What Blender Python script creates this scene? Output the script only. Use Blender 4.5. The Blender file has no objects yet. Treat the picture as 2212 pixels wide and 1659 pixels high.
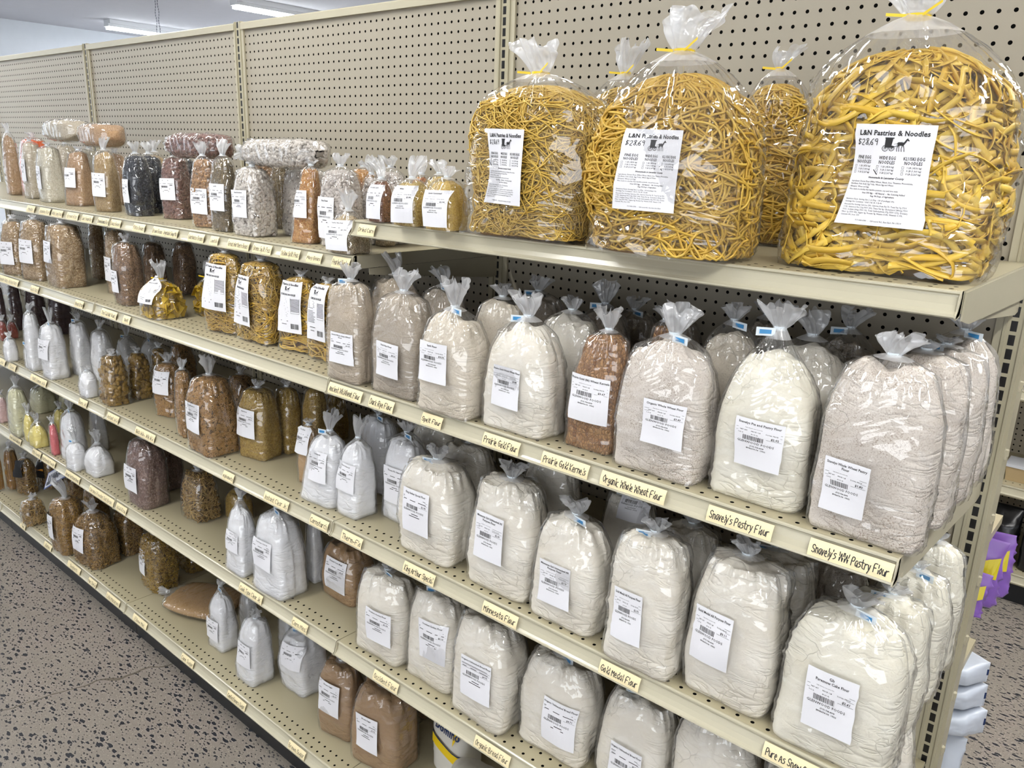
import bpy, math, random
import numpy as np

# ---------------------------------------------------------------- camera, world, lights, exposure
scn = bpy.context.scene
COL = scn.collection
def lin(h, a=1.0):
    h = h.lstrip('#'); c = [int(h[i:i+2], 16)/255 for i in (0, 2, 4)]
    return tuple((x/12.92 if x <= .04045 else ((x+.055)/1.055)**2.4) for x in c) + (a,)

cam_d = bpy.data.cameras.new('camera'); cam = bpy.data.objects.new('camera', cam_d); COL.objects.link(cam)
cam.location = (0.2189, -1.6363, 1.7132)
cam.rotation_mode = 'XYZ'; cam.rotation_euler = (1.2954, -0.0342, 0.7090)
cam_d.sensor_fit = 'HORIZONTAL'; cam_d.sensor_width = 36.0; cam_d.lens = 1730.7/2212*36.0
cam_d.clip_start = .02; cam_d.clip_end = 100
scn.camera = cam
scn.view_settings.view_transform = 'Standard'
try: scn.view_settings.look = 'None'
except Exception: pass
scn.view_settings.gamma = 1.0
scn.view_settings.use_curve_mapping = False
scn.view_settings.exposure = 0.04
scn.cycles.transparent_max_bounces = 12
scn.cycles.max_bounces = 5
scn.cycles.diffuse_bounces = 3
scn.cycles.glossy_bounces = 2
scn.cycles.transmission_bounces = 2
scn.cycles.use_adaptive_sampling = True
scn.cycles.adaptive_threshold = 0.06
scn.cycles.adaptive_min_samples = 16
scn.cycles.use_light_tree = False
scn.cycles.caustics_reflective = False
scn.cycles.caustics_refractive = False

w = bpy.data.worlds.new('world'); scn.world = w; w.use_nodes = True
w.node_tree.nodes['Background'].inputs[0].default_value = lin('#dfe6f2')
w.node_tree.nodes['Background'].inputs[1].default_value = 0.35

CEIL = 3.25
LAMPS = [(x, y) for x in (-11.1, -8.07, -5.04, -2.01, 1.02) for y in (-3.0, 0.22, 3.44)]
def area(name, loc, rot, sx, sy, power, col):
    d = bpy.data.lights.new(name, 'AREA'); d.shape = 'RECTANGLE'; d.size = sx; d.size_y = sy
    d.energy = power; d.color = col; o = bpy.data.objects.new(name, d); COL.objects.link(o)
    o.location = loc; o.rotation_euler = rot; return o
for i, (x, y) in enumerate(LAMPS):
    if i == 1: continue
    area('tube_light', (x, y+1.2, CEIL-.135), (0, 0, 0), .16, 2.4, 44 if x > -4 else 30, (1.0, .965, .90) if x > -6 else (.93, .96, 1.0))
# daylight from the shop windows at the far end of the aisle
area('window_daylight', (-12.2, -2.0, 1.7), (0, math.radians(-90), 0), 2.2, 7.0, 60, (.80, .89, 1.0))
# added cool fill from behind the viewer, lifts the lower shelves
area('front_fill', (1.5, -6.3, 1.6), (math.radians(90), 0, 0), 7.0, 2.0, 150, (.93, .96, 1.0))

area('far_wall_fill', (-9.5, 8.5, 1.9), (math.radians(90), 0, math.radians(160)), 5.0, 2.2, 260, (.84, .91, 1.0))  # added light without a window, washes the far end wall
# ---------------------------------------------------------------- helpers
def link(name, me, mats, parent=None, label=None, cat=None, group=None, kind=None, loc=None, rot=None):
    o = bpy.data.objects.new(name, me); COL.objects.link(o)
    if mats is not None:
        for m in (mats if isinstance(mats, (list, tuple)) else [mats]): me.materials.append(m)
    if parent is not None: o.parent = parent
    if loc is not None: o.location = loc
    if rot is not None: o.rotation_euler = rot
    return tagp(o, label, cat, group, kind)
def tagp(o, label=None, cat=None, group=None, kind=None):
    if label: o['label'] = label
    if cat: o['category'] = cat
    if group: o['group'] = group
    if kind: o['kind'] = kind
    return o
def empty(name, loc, label, cat, group=None, rot=(0, 0, 0)):
    o = bpy.data.objects.new(name, None); COL.objects.link(o); o.location = loc; o.rotation_euler = rot
    o.empty_display_size = .05
    return tagp(o, label, cat, group)
class MB:
    def __init__(s): s.v = []; s.f = []; s.m = []; s.n = 0
    def add(s, v, f, mi=0):
        v = np.asarray(v, float).reshape(-1, 3); s.v.append(v)
        for q in f: s.f.append(tuple(int(i)+s.n for i in q))
        s.m.extend([mi]*len(f)); s.n += len(v); return s
    def box(s, x0, x1, y0, y1, z0, z1, mi=0):
        v = [(x0,y0,z0),(x1,y0,z0),(x1,y1,z0),(x0,y1,z0),(x0,y0,z1),(x1,y0,z1),(x1,y1,z1),(x0,y1,z1)]
        return s.add(v, [(0,3,2,1),(4,5,6,7),(0,1,5,4),(1,2,6,5),(2,3,7,6),(3,0,4,7)], mi)
    def extrude_x(s, prof, x0, x1, mi=0, caps=True):
        n = len(prof); v = [(x0, y, z) for y, z in prof]+[(x1, y, z) for y, z in prof]
        f = [(i, (i+1) % n, n+(i+1) % n, n+i) for i in range(n)]
        if caps: f += [tuple(range(n-1, -1, -1)), tuple(range(n, 2*n))]
        return s.add(v, f, mi)
    def mesh(s, name, smooth=False):
        me = bpy.data.meshes.new(name); V = np.vstack(s.v)
        me.from_pydata(V.tolist(), [], s.f); me.polygons.foreach_set('material_index', s.m)
        if smooth: me.polygons.foreach_set('use_smooth', [True]*len(s.f))
        me.update(); return me
def fastmesh(name, V, F4=None, F3=None, mi=None, smooth=True):
    """numpy verts, quads and triangles -> mesh"""
    me = bpy.data.meshes.new(name)
    V = np.ascontiguousarray(V, dtype=np.float32)
    loops = []; starts = []; k = 0
    n4 = 0 if F4 is None else len(F4); n3 = 0 if F3 is None else len(F3)
    L = np.concatenate([np.asarray(F4, np.int32).ravel() if n4 else np.zeros(0, np.int32), np.asarray(F3, np.int32).ravel() if n3 else np.zeros(0, np.int32)])
    S = np.concatenate([np.arange(n4)*4, n4*4+np.arange(n3)*3]).astype(np.int32)
    me.vertices.add(len(V)); me.vertices.foreach_set('co', V.ravel())
    me.loops.add(len(L)); me.loops.foreach_set('vertex_index', L)
    me.polygons.add(n4+n3); me.polygons.foreach_set('loop_start', S)
    if mi is not None: me.polygons.foreach_set('material_index', np.asarray(mi, np.int32))
    if smooth: me.polygons.foreach_set('use_smooth', np.ones(n4+n3, bool))
    me.update(calc_edges=True); me.validate(); return me

# ---------------------------------------------------------------- materials
def mat(name):
    m = bpy.data.materials.new(name); m.use_nodes = True; nt = m.node_tree; nt.nodes.clear()
    out = nt.nodes.new('ShaderNodeOutputMaterial'); return m, nt, out
def N(nt, t, **kw):
    n = nt.nodes.new(t)
    for k, v in kw.items():
        if k.startswith('i_'):
            key = k[2:]; key = int(key) if key.isdigit() else key
            n.inputs[key].default_value = v
        else: setattr(n, k, v)
    return n
def L(nt, a, b): nt.links.new(a, b)
def math_n(nt, op, a, b=None, c=None, clamp=False):
    n = nt.nodes.new('ShaderNodeMath'); n.operation = op; n.use_clamp = clamp
    for i, x in enumerate((a, b, c)):
        if x is None: continue
        if isinstance(x, (int, float)): n.inputs[i].default_value = x
        else: nt.links.new(x, n.inputs[i])
    return n.outputs[0]
def mixc(nt, fac, a, b, blend='MIX'):
    n = nt.nodes.new('ShaderNodeMix'); n.data_type = 'RGBA'; n.blend_type = blend
    for i, x in ((0, fac), (6, a), (7, b)):
        if isinstance(x, (int, float)): n.inputs[i].default_value = x
        elif isinstance(x, tuple): n.inputs[i].default_value = x
        else: nt.links.new(x, n.inputs[i])
    return n.outputs[2]
def ramp(nt, src, stops):
    n = nt.nodes.new('ShaderNodeValToRGB'); e = n.color_ramp.elements
    while len(e) < len(stops): e.new(.5)
    for i, (p, c) in enumerate(stops):
        e[i].position = p; e[i].color = c if isinstance(c, tuple) else (c, c, c, 1)
    nt.links.new(src, n.inputs[0]); return n.outputs[0]
def noise(nt, vec, scale, detail=3, rough=.5, dist=0):
    n = N(nt, 'ShaderNodeTexNoise'); n.inputs['Scale'].default_value = scale; n.inputs['Detail'].default_value = detail
    n.inputs['Roughness'].default_value = rough; n.inputs['Distortion'].default_value = dist
    if vec is not None: nt.links.new(vec, n.inputs['Vector'])
    return n.outputs[0]
def bsdf(nt, out, color=None, rough=.5, spec=.5, metal=0, coat=0, normal=None):
    b = N(nt, 'ShaderNodeBsdfPrincipled'); b.inputs['Roughness'].default_value = rough
    b.inputs['Specular IOR Level'].default_value = spec; b.inputs['Metallic'].default_value = metal
    b.inputs['Coat Weight'].default_value = coat
    if color is not None:
        if isinstance(color, tuple): b.inputs['Base Color'].default_value = color
        else: L(nt, color, b.inputs['Base Color'])
    if normal is not None: L(nt, normal, b.inputs['Normal'])
    L(nt, b.outputs[0], out.inputs[0]); return b
def objco(nt): return N(nt, 'ShaderNodeTexCoord').outputs['Object']
def bump(nt, h, strength, dist):
    b = N(nt, 'ShaderNodeBump'); b.inputs['Strength'].default_value = strength; b.inputs['Distance'].default_value = dist
    L(nt, h, b.inputs['Height']); return b.outputs[0]
def simple(name, hexc, rough=.5, spec=.5, metal=0, coat=0):
    m, nt, out = mat(name); bsdf(nt, out, lin(hexc), rough, spec, metal, coat); return m

SHELF_HEX = '#b7b099'
def enamel(name, hexc, rough=.32):
    m, nt, out = mat(name); co = objco(nt)
    n1 = noise(nt, co, 9, 4); n2 = noise(nt, co, 160, 2)
    c = mixc(nt, math_n(nt, 'MULTIPLY', n1, .35), lin(hexc), tuple(x*.80 for x in lin(hexc)[:3])+(1,))
    bsdf(nt, out, c, rough, .5, normal=bump(nt, n2, .06, .002)); return m
M_ENAMEL = enamel('shelf_enamel', SHELF_HEX, .34)
M_RAIL = enamel('rail_enamel', '#bdb7a1', .20)
M_DARK = simple('kick_plate_black', '#17191d', .35)

def grid_holes(name, hexc, x0, z0, pitch, r, axes, rough=.45, rows=None, slots=None):
    """enamelled sheet with punched holes on a regular grid; axes pick which object coordinates"""
    m, nt, out = mat(name); co = objco(nt); sep = N(nt, 'ShaderNodeSeparateXYZ'); L(nt, co, sep.inputs[0])
    a, b = sep.outputs[axes[0]], sep.outputs[axes[1]]
    def cell(v, o):
        t = math_n(nt, 'DIVIDE', math_n(nt, 'SUBTRACT', v, o), pitch)
        return math_n(nt, 'MULTIPLY', math_n(nt, 'SUBTRACT', math_n(nt, 'SUBTRACT', t, math_n(nt, 'FLOOR', math_n(nt, 'ADD', t, .5))), 0.0), pitch)
    da = cell(a, x0)
    if rows is None:
        db = cell(b, z0); d = math_n(nt, 'SQRT', math_n(nt, 'ADD', math_n(nt, 'MULTIPLY', da, da), math_n(nt, 'MULTIPLY', db, db)))
        hole = math_n(nt, 'LESS_THAN', d, r)
    else:
        hole = None
        for zr in rows:
            db = math_n(nt, 'SUBTRACT', b, zr); d = math_n(nt, 'SQRT', math_n(nt, 'ADD', math_n(nt, 'MULTIPLY', da, da), math_n(nt, 'MULTIPLY', db, db)))
            h = math_n(nt, 'LESS_THAN', d, r); hole = h if hole is None else math_n(nt, 'MAXIMUM', hole, h)
    # keep the holes away from the sheet's edges
    lo = math_n(nt, 'GREATER_THAN', a, x0-pitch*.4); hi = math_n(nt, 'LESS_THAN', a, x0+pitch*(slots or 46)-pitch*.6)
    hole = math_n(nt, 'MULTIPLY', hole, math_n(nt, 'MULTIPLY', lo, hi))
    n1 = noise(nt, co, 5, 4); n2 = noise(nt, co, 230, 2)
    c = mixc(nt, math_n(nt, 'MULTIPLY', n1, .3), lin(hexc), tuple(x*.84 for x in lin(hexc)[:3])+(1,))
    c = mixc(nt, hole, c, (.004, .004, .004, 1))
    s = bsdf(nt, out, c, rough, .45, normal=bump(nt, n2, .10, .002))
    L(nt, math_n(nt, 'MULTIPLY', math_n(nt, 'SUBTRACT', 1.0, hole), .45), s.inputs['Specular IOR Level'])
    return m
BAY = 1.2192; PITCH = .0254
M_PEG = grid_holes('pegboard_sheet', '#a49c8c', .0310, .0226, PITCH, .0036, (0, 2), .42, slots=46)
def deckmat(name, d, rows): return grid_holes(name, '#aea589', .033, 0, PITCH, .0033, (0, 1), .38, rows=[-d+.0140+.0254*k for k in range(rows)], slots=47)

def slotmat():
    m, nt, out = mat('upright_slotted_enamel'); co = objco(nt); sep = N(nt, 'ShaderNodeSeparateXYZ'); L(nt, co, sep.inputs[0])
    x, y, z = sep.outputs
    inx = math_n(nt, 'LESS_THAN', math_n(nt, 'ABSOLUTE', math_n(nt, 'ADD', x, .0055)), .0052)
    fz = math_n(nt, 'FRACT', math_n(nt, 'DIVIDE', z, PITCH)); inz = math_n(nt, 'LESS_THAN', fz, .74)
    fr = math_n(nt, 'LESS_THAN', y, .004)
    hole = math_n(nt, 'MULTIPLY', math_n(nt, 'MULTIPLY', inx, inz), fr)
    n2 = noise(nt, co, 120, 2)
    c = mixc(nt, hole, lin('#aea78f'), (.006, .006, .007, 1))
    bsdf(nt, out, c, .33, .5, normal=bump(nt, n2, .05, .002)); return m
M_UP = slotmat()

def floor_mat():
    m, nt, out = mat('terrazzo_floor'); co = objco(nt)
    # chips: distorted, stretched voronoi cells, each of its own size
    def chips(scale, sx, sy, rot, size, thr, seed):
        mp = N(nt, 'ShaderNodeMapping'); L(nt, co, mp.inputs[0]); mp.inputs['Rotation'].default_value = (0, 0, rot)
        mp.inputs['Scale'].default_value = (sx, sy, 1); mp.inputs['Location'].default_value = (seed, seed*1.7, 0)
        nz = N(nt, 'ShaderNodeTexNoise'); nz.inputs['Scale'].default_value = scale*1.3; nz.inputs['Detail'].default_value = 2; L(nt, mp.outputs[0], nz.inputs['Vector'])
        vm = N(nt, 'ShaderNodeVectorMath', operation='MULTIPLY_ADD'); L(nt, nz.outputs['Color'], vm.inputs[0]); vm.inputs[1].default_value = (.8/scale,)*3; L(nt, mp.outputs[0], vm.inputs[2])
        v = N(nt, 'ShaderNodeTexVoronoi'); v.voronoi_dimensions = '2D'; v.inputs['Scale'].default_value = scale; L(nt, vm.outputs[0], v.inputs['Vector'])
        v.inputs['Randomness'].default_value = 1
        sepc = N(nt, 'ShaderNodeSeparateColor'); L(nt, v.outputs['Color'], sepc.inputs[0])
        lim = math_n(nt, 'MULTIPLY', math_n(nt, 'SUBTRACT', sepc.outputs[0], thr), size)
        return math_n(nt, 'LESS_THAN', v.outputs['Distance'], lim), sepc.outputs[1]
    a, ca = chips(30, 1.0, 2.3, .5, .52, .30, 0)
    b, cb = chips(62, 1.0, 2.0, -.5, .50, .32, 3.1)
    c3, cc = chips(160, 1, 1.4, 1.2, .45, .5, 7.7)
    base = mixc(nt, noise(nt, co, 3.0, 5, .6), lin('#736d67'), lin('#857e76'))
    base = mixc(nt, math_n(nt, 'MULTIPLY', noise(nt, co, 300, 2), .35), base, lin('#b3a99c'))
    base = mixc(nt, math_n(nt, 'MULTIPLY', c3, .6), base, lin('#c5b9a8'))
    dark = mixc(nt, ca, lin('#23262e'), lin('#3d3f46'))
    base = mixc(nt, math_n(nt, 'MULTIPLY', b, .9), base, dark)
    base = mixc(nt, math_n(nt, 'MULTIPLY', a, .97), base, lin('#262a33'))
    # a repaired crack wandering over the slab
    sep = N(nt, 'ShaderNodeSeparateXYZ'); L(nt, co, sep.inputs[0])
    wob = math_n(nt, 'MULTIPLY', math_n(nt, 'SUBTRACT', noise(nt, co, 3.2, 3), .5), .22)
    ln = math_n(nt, 'ABSOLUTE', math_n(nt, 'ADD', math_n(nt, 'ADD', sep.outputs[0], math_n(nt, 'MULTIPLY', sep.outputs[1], -.30)), math_n(nt, 'ADD', wob, 2.02)))
    base = mixc(nt, math_n(nt, 'MULTIPLY', math_n(nt, 'LESS_THAN', ln, .0038), .75), base, lin('#5e574e'))
    bsdf(nt, out, base, .30, .45, normal=bump(nt, noise(nt, co, 40, 3), .05, .002)); return m
M_FLOOR = floor_mat()

def film(name, haze, rough, wr, tint='#ffffff', spec=1.0):
    """thin clear polythene: see-through, with fresnel gloss broken up by fine creases"""
    m, nt, out = mat(name); co = objco(nt)
    # crumpled facets: two distorted cell patterns, drawn out across the bag
    nz = N(nt, 'ShaderNodeTexNoise'); nz.inputs['Scale'].default_value = 7; nz.inputs['Detail'].default_value = 0; L(nt, co, nz.inputs['Vector'])
    vm = N(nt, 'ShaderNodeVectorMath', operation='MULTIPLY_ADD'); L(nt, nz.outputs['Color'], vm.inputs[0]); vm.inputs[1].default_value = (.12,)*3; L(nt, co, vm.inputs[2])
    def facets(scale, st, rz):
        mp = N(nt, 'ShaderNodeMapping'); L(nt, vm.outputs[0], mp.inputs[0]); mp.inputs['Scale'].default_value = st; mp.inputs['Rotation'].default_value = (0, rz, .3)
        v = N(nt, 'ShaderNodeTexVoronoi'); v.inputs['Scale'].default_value = scale; L(nt, mp.outputs[0], v.inputs['Vector']); return v.outputs['Distance']
    h = math_n(nt, 'ADD', facets(14, (1, 1, 2.3), .25), math_n(nt, 'MULTIPLY', facets(31, (1, 1, 1.6), -.5), .36))
    nb = bump(nt, h, wr, .011)
    tr = N(nt, 'ShaderNodeBsdfTransparent'); tr.inputs[0].default_value = lin(tint)
    gl = N(nt, 'ShaderNodeBsdfGlossy'); gl.inputs['Roughness'].default_value = rough; L(nt, nb, gl.inputs['Normal'])
    gi = N(nt, 'ShaderNodeNewGeometry'); dt = N(nt, 'ShaderNodeVectorMath', operation='DOT_PRODUCT'); L(nt, nb, dt.inputs[0]); L(nt, gi.outputs['Incoming'], dt.inputs[1])
    ca = math_n(nt, 'SUBTRACT', 1.0, math_n(nt, 'ABSOLUTE', dt.outputs['Value']), clamp=True)
    fr = math_n(nt, 'ADD', .11, math_n(nt, 'MULTIPLY', math_n(nt, 'POWER', ca, 4.0), .8))
    mx = N(nt, 'ShaderNodeMixShader'); L(nt, math_n(nt, 'MULTIPLY', fr, spec, clamp=True), mx.inputs[0]); L(nt, tr.outputs[0], mx.inputs[1]); L(nt, gl.outputs[0], mx.inputs[2])
    df = N(nt, 'ShaderNodeBsdfDiffuse'); df.inputs[0].default_value = (.92, .93, .95, 1); L(nt, nb, df.inputs['Normal'])
    tl = N(nt, 'ShaderNodeBsdfTranslucent'); tl.inputs[0].default_value = (.92, .93, .95, 1)
    m1 = N(nt, 'ShaderNodeMixShader'); m1.inputs[0].default_value = .45; L(nt, df.outputs[0], m1.inputs[1]); L(nt, tl.outputs[0], m1.inputs[2])
    hz = math_n(nt, 'MULTIPLY', math_n(nt, 'ADD', math_n(nt, 'MULTIPLY', h, .5), .6), haze, clamp=True)
    m2 = N(nt, 'ShaderNodeMixShader'); L(nt, hz, m2.inputs[0]); L(nt, mx.outputs[0], m2.inputs[1]); L(nt, m1.outputs[0], m2.inputs[2])
    L(nt, m2.outputs[0], out.inputs[0]); return m
M_FILM = film('clear_polythene', .05, .06, .55)
M_TAIL = film('gathered_polythene', .42, .13, .9)
M_FILM_BIG = film('clear_bag_film', .035, .045, .6)
M_FILM_HAZY = film('milky_polythene', .14, .09, .55)

def flour(name, c1, c2, speck=None, sp_amt=.5, sp_scale=420, cracks=True):
    m, nt, out = mat(name); co = objco(nt)
    c = mixc(nt, ramp(nt, noise(nt, co, 14, 4, .6), [(.35, 0.0), (.7, 1.0)]), lin(c1), lin(c2))
    if speck:
        n = noise(nt, co, sp_scale, 2, .6); f = ramp(nt, n, [(.53, 0.0), (.62, 1.0)])
        big = ramp(nt, noise(nt, co, 22, 3), [(.38, .35), (.62, 1.0)])
        c = mixc(nt, math_n(nt, 'MULTIPLY', math_n(nt, 'MULTIPLY', f, big), sp_amt), c, lin(speck))
    h = noise(nt, co, 60, 4, .6)
    mpw = N(nt, 'ShaderNodeMapping'); L(nt, co, mpw.inputs[0]); mpw.inputs['Scale'].default_value = (1, 1, 3.4); mpw.inputs['Rotation'].default_value = (.25, .2, 0)
    wn = noise(nt, mpw.outputs[0], 13, 2, .5, 1.3); wr_ = math_n(nt, 'POWER', math_n(nt, 'SUBTRACT', 1.0, math_n(nt, 'MULTIPLY', math_n(nt, 'ABSOLUTE', math_n(nt, 'SUBTRACT', wn, .5)), 2.4), clamp=True), 7.0)
    wm = ramp(nt, noise(nt, co, 9, 2), [(.42, 0.0), (.6, 1.0)])
    h = math_n(nt, 'ADD', h, math_n(nt, 'MULTIPLY', math_n(nt, 'MULTIPLY', wr_, wm), -1.1))
    if cracks:
        v = N(nt, 'ShaderNodeTexVoronoi', feature='DISTANCE_TO_EDGE'); v.inputs['Scale'].default_value = 24
        mpd = N(nt, 'ShaderNodeMapping'); L(nt, co, mpd.inputs[0])
        nz = N(nt, 'ShaderNodeTexNoise'); nz.inputs['Scale'].default_value = 30; L(nt, co, nz.inputs['Vector'])
        vm = N(nt, 'ShaderNodeVectorMath', operation='MULTIPLY_ADD'); L(nt, nz.outputs['Color'], vm.inputs[0]); vm.inputs[1].default_value = (.05, .05, .05); L(nt, co, vm.inputs[2]); L(nt, vm.outputs[0], v.inputs['Vector'])
        cr = ramp(nt, v.outputs['Distance'], [(0.0, 1.0), (.018, 0.0)])
        where = ramp(nt, noise(nt, co, 12, 2), [(.54, 0.0), (.62, 1.0)])
        h = math_n(nt, 'SUBTRACT', h, math_n(nt, 'MULTIPLY', math_n(nt, 'MULTIPLY', cr, where), 1.2))
    bsdf(nt, out, c, .85, .15, normal=bump(nt, h, .55, .004)); return m
def grain(name, cols, scale, gap='#3a2a1a', gapw=.5, stretch=(1, 1, 1.0), rough=.55, bs=1.0):
    """packed kernels seen through the bag: voronoi cells, each with its own colour, gaps darkened with painted shade, rounded bump"""
    m, nt, out = mat(name); co = objco(nt)
    mp = N(nt, 'ShaderNodeMapping'); L(nt, co, mp.inputs[0]); mp.inputs['Scale'].default_value = stretch
    nz = N(nt, 'ShaderNodeTexNoise'); nz.inputs['Scale'].default_value = scale*.5; L(nt, mp.outputs[0], nz.inputs['Vector'])
    vm = N(nt, 'ShaderNodeVectorMath', operation='MULTIPLY_ADD'); L(nt, nz.outputs['Color'], vm.inputs[0]); vm.inputs[1].default_value = (1.1/scale,)*3; L(nt, mp.outputs[0], vm.inputs[2])
    v = N(nt, 'ShaderNodeTexVoronoi'); v.inputs['Scale'].default_value = scale; L(nt, vm.outputs[0], v.inputs['Vector'])
    e = N(nt, 'ShaderNodeTexVoronoi', feature='DISTANCE_TO_EDGE'); e.inputs['Scale'].default_value = scale; L(nt, vm.outputs[0], e.inputs['Vector'])
    sc = N(nt, 'ShaderNodeSeparateColor'); L(nt, v.outputs['Color'], sc.inputs[0])
    n = len(cols); c = ramp(nt, sc.outputs[0], [(i/(max(1, n-1))*.9+.05, lin(x)) for i, x in enumerate(cols)])
    g = ramp(nt, e.outputs['Distance'], [(0.0, gapw), (.16, 0.0)])  # cell edges darkened to paint the shade between kernels
    c = mixc(nt, g, c, lin(gap))
    h = ramp(nt, e.outputs['Distance'], [(0.0, 0.0), (.3, 1.0)])
    bsdf(nt, out, c, rough, .35, normal=bump(nt, h, bs, .35/scale)); return m
def pasta(name, c1, c2, rough=.42):
    m, nt, out = mat(name); oi = N(nt, 'ShaderNodeNewGeometry'); co = objco(nt)
    r = oi.outputs['Random Per Island']
    c = mixc(nt, r, lin(c1), lin(c2))
    b = bsdf(nt, out, c, rough, .4, normal=bump(nt, noise(nt, co, 300, 2), .12, .002))
    b.inputs['Subsurface Weight'].default_value = 0.0
    return m

M_STICK = simple('sticker_paper', '#e9e9ee', .42)
M_INK = simple('black_print', '#1b1a1c', .5)
M_TAG = simple('cream_shelf_tag', '#eedfb4', .55)
M_TAPE = simple('white_tape', '#dfe8ee', .3); M_BLUE = simple('blue_tape_print', '#3f8cc4', .35)
M_TIE = simple('yellow_twist_tie', '#e8c721', .4)

# ---------------------------------------------------------------- bag geometry
TAU = 2*math.pi
def nsum(rng, a, b, ks, seed_n=5):
    """smooth pseudo noise over two coordinates: sum of warped sines, roughly -1..1"""
    out = 0; tot = 0
    for k in ks:
        for _ in range(seed_n):
            an = rng.uniform(0, TAU); ph = rng.uniform(0, TAU); kk = k*rng.uniform(.7, 1.35)
            out = out+np.sin((a*np.cos(an)+b*np.sin(an))*kk+ph+1.3*np.sin((b*np.cos(an)-a*np.sin(an))*kk*.6+ph*2))/k**.5
            tot += .5/k**.5
    return out/tot
class Shape:
    """a filled, tied bag: boxy rounded body up to h, gathered shoulder to the neck at hn, flared tail up to ht"""
    def __init__(s, w, d, h, hn, ht, seed, lean=0, taper=0, tent=0, crease=1.0, lump=1.0, boxy=4.0, big=False, lying=False):
        s.w, s.d, s.h, s.hn, s.ht = w, d, h, max(hn, h+.014), max(ht, max(hn, h+.014)+.012)
        s.seed = seed; s.lean, s.taper, s.tent = lean, taper, tent; s.crease, s.lump, s.boxy = crease, lump, boxy; s.big, s.lying = big, lying
        s.rn = max(.006, .055*w)
        rg = np.random.RandomState(seed)
        s.nf = rg.randint(9, 14); s.ph = rg.uniform(0, TAU, 6); s.leanx = rg.uniform(-.5, .5); s.leany = rg.uniform(-.35, .25)
        s.hc = s.h+(.62 if big else .5)*(s.hn-s.h)
        s.fat = rg.uniform(.99, 1.03)
    def wr(s, th, z):
        rg = np.random.RandomState(s.seed+7); p = th*s.w*.55; W = s.w
        a, b = p/W, z/W
        lump = nsum(rg, a, b, (4, 8), 3)*.026*W*s.lump
        # tension creases: thin ridges lying mostly across the bag, stronger low down and at the shoulder
        warp = nsum(rg, a, b, (5, 9), 2)
        c1 = 1-np.abs(np.sin(b*26+a*2.5+warp*3.2+s.ph[0])); c2 = 1-np.abs(np.sin(b*17-a*9+warp*4+s.ph[1]))
        mask = np.clip(nsum(rg, a, b, (6,), 3)*1.1+.25, 0, 1)
        mask2 = np.clip(nsum(rg, a, b, (7,), 3)*1.1, 0, 1)
        cr = (c1**6*mask+c2**7*mask2)*.020*W*s.crease
        low = np.exp(-((z-.12*s.h)/(.16*s.h))**2)
        c3 = (1-np.abs(np.sin(b*44+warp*2+a*1.4)))**3*low*.010*W*s.crease
        return lump+cr+c3
    def expn(s, z):
        return np.interp(z, [0, .10*s.h, .62*s.h, .95*s.h, s.hn], [s.boxy+2.6, s.boxy+.6, s.boxy, min(s.boxy, 2.7), 2.0])
    def rad(s, z):
        h = s.h; q = np.clip((z-h)/(s.hn-h), 0, 1)
        if s.lying: r = np.interp(z, [0, .02*h, .06*h, .14*h, .5*h, .85*h, h], [.30, .62, .84, .97, 1.02, .98, .88])
        elif s.big: r = np.interp(z, [0, .04*h, .15*h, .5*h, .8*h, h], [.90, .95, .985, 1.03, 1.0, .90])
        else: r = np.interp(z, [0, .012*h, .08*h, .42*h, .70*h, .82*h, .91*h, h], [.97, .995, 1.01, 1.03*s.fat, .995, .945, .865, .755])
        if s.big: e = .55*(1-q**2.2)**.8+.45*(1-q)**.8
        else: e = (1-q**(1.0 if s.tent else 1.4))**(1.1 if s.tent else .9)
        return r, q, e
    def pos(s, th, z, inset=0.0, content=False, tau=None):
        """th, z arrays -> x, y, z; content=True gives the filling's own dome"""
        if tau is not None:
            phi = np.clip((tau-1)/.3, 0, 1)*math.pi/2
            z = np.where(tau <= 1, tau*s.h, s.h+(s.hc-s.h)*np.sin(phi)); dome = np.cos(phi)*(1-.13*np.sin(2*phi))
        r, q, e = s.rad(z)
        n = s.expn(z)
        c, sn = np.cos(th), np.sin(th)
        R = (np.abs(c)**n+np.abs(sn)**n)**(-1/n)
        if content: rx = s.w/2*r*dome; ry = s.d/2*r*dome
        else: rx = s.rn+(s.w/2*r-s.rn)*e; ry = s.rn+(s.d/2*r-s.rn)*e
        x = rx*R*c; y = ry*R*sn
        dl = s.wr(th, z)*np.clip(1.15-q, 0, 1)
        if content: dl = dl*dome
        if 1:
            fold = (1-np.abs(np.sin(s.nf*th/2+s.ph[2]+.8*np.sin(2*th+s.ph[3])+.5*np.sin(5*th))))**1.3
            fold2 = (1-np.abs(np.sin((s.nf+5)*th/2+s.ph[4]+.9*np.sin(3*th+s.ph[5]))))**1.5
            qs = np.clip((z-.80*s.h)/(s.hn-.80*s.h), 0, 1)
            pl = (fold+.6*fold2-.35)*qs**1.1*.17*np.minimum(rx, ry*1.3)*np.clip(1.12-q, .1, 1)*1.6
            dl = dl+(np.minimum(pl*.6, pl*1.12) if content else pl+.0012)
        rr = np.sqrt(x*x+y*y)+1e-9; g = np.maximum((rr+dl-inset)/rr, .02)
        x = x*g; y = y*g
        t = z/s.h
        if s.taper: k = 1-s.taper*np.clip(t, 0, 1.2); x = x*k; y = y*k
        x = x+s.lean*t
        return x, y, z
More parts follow.
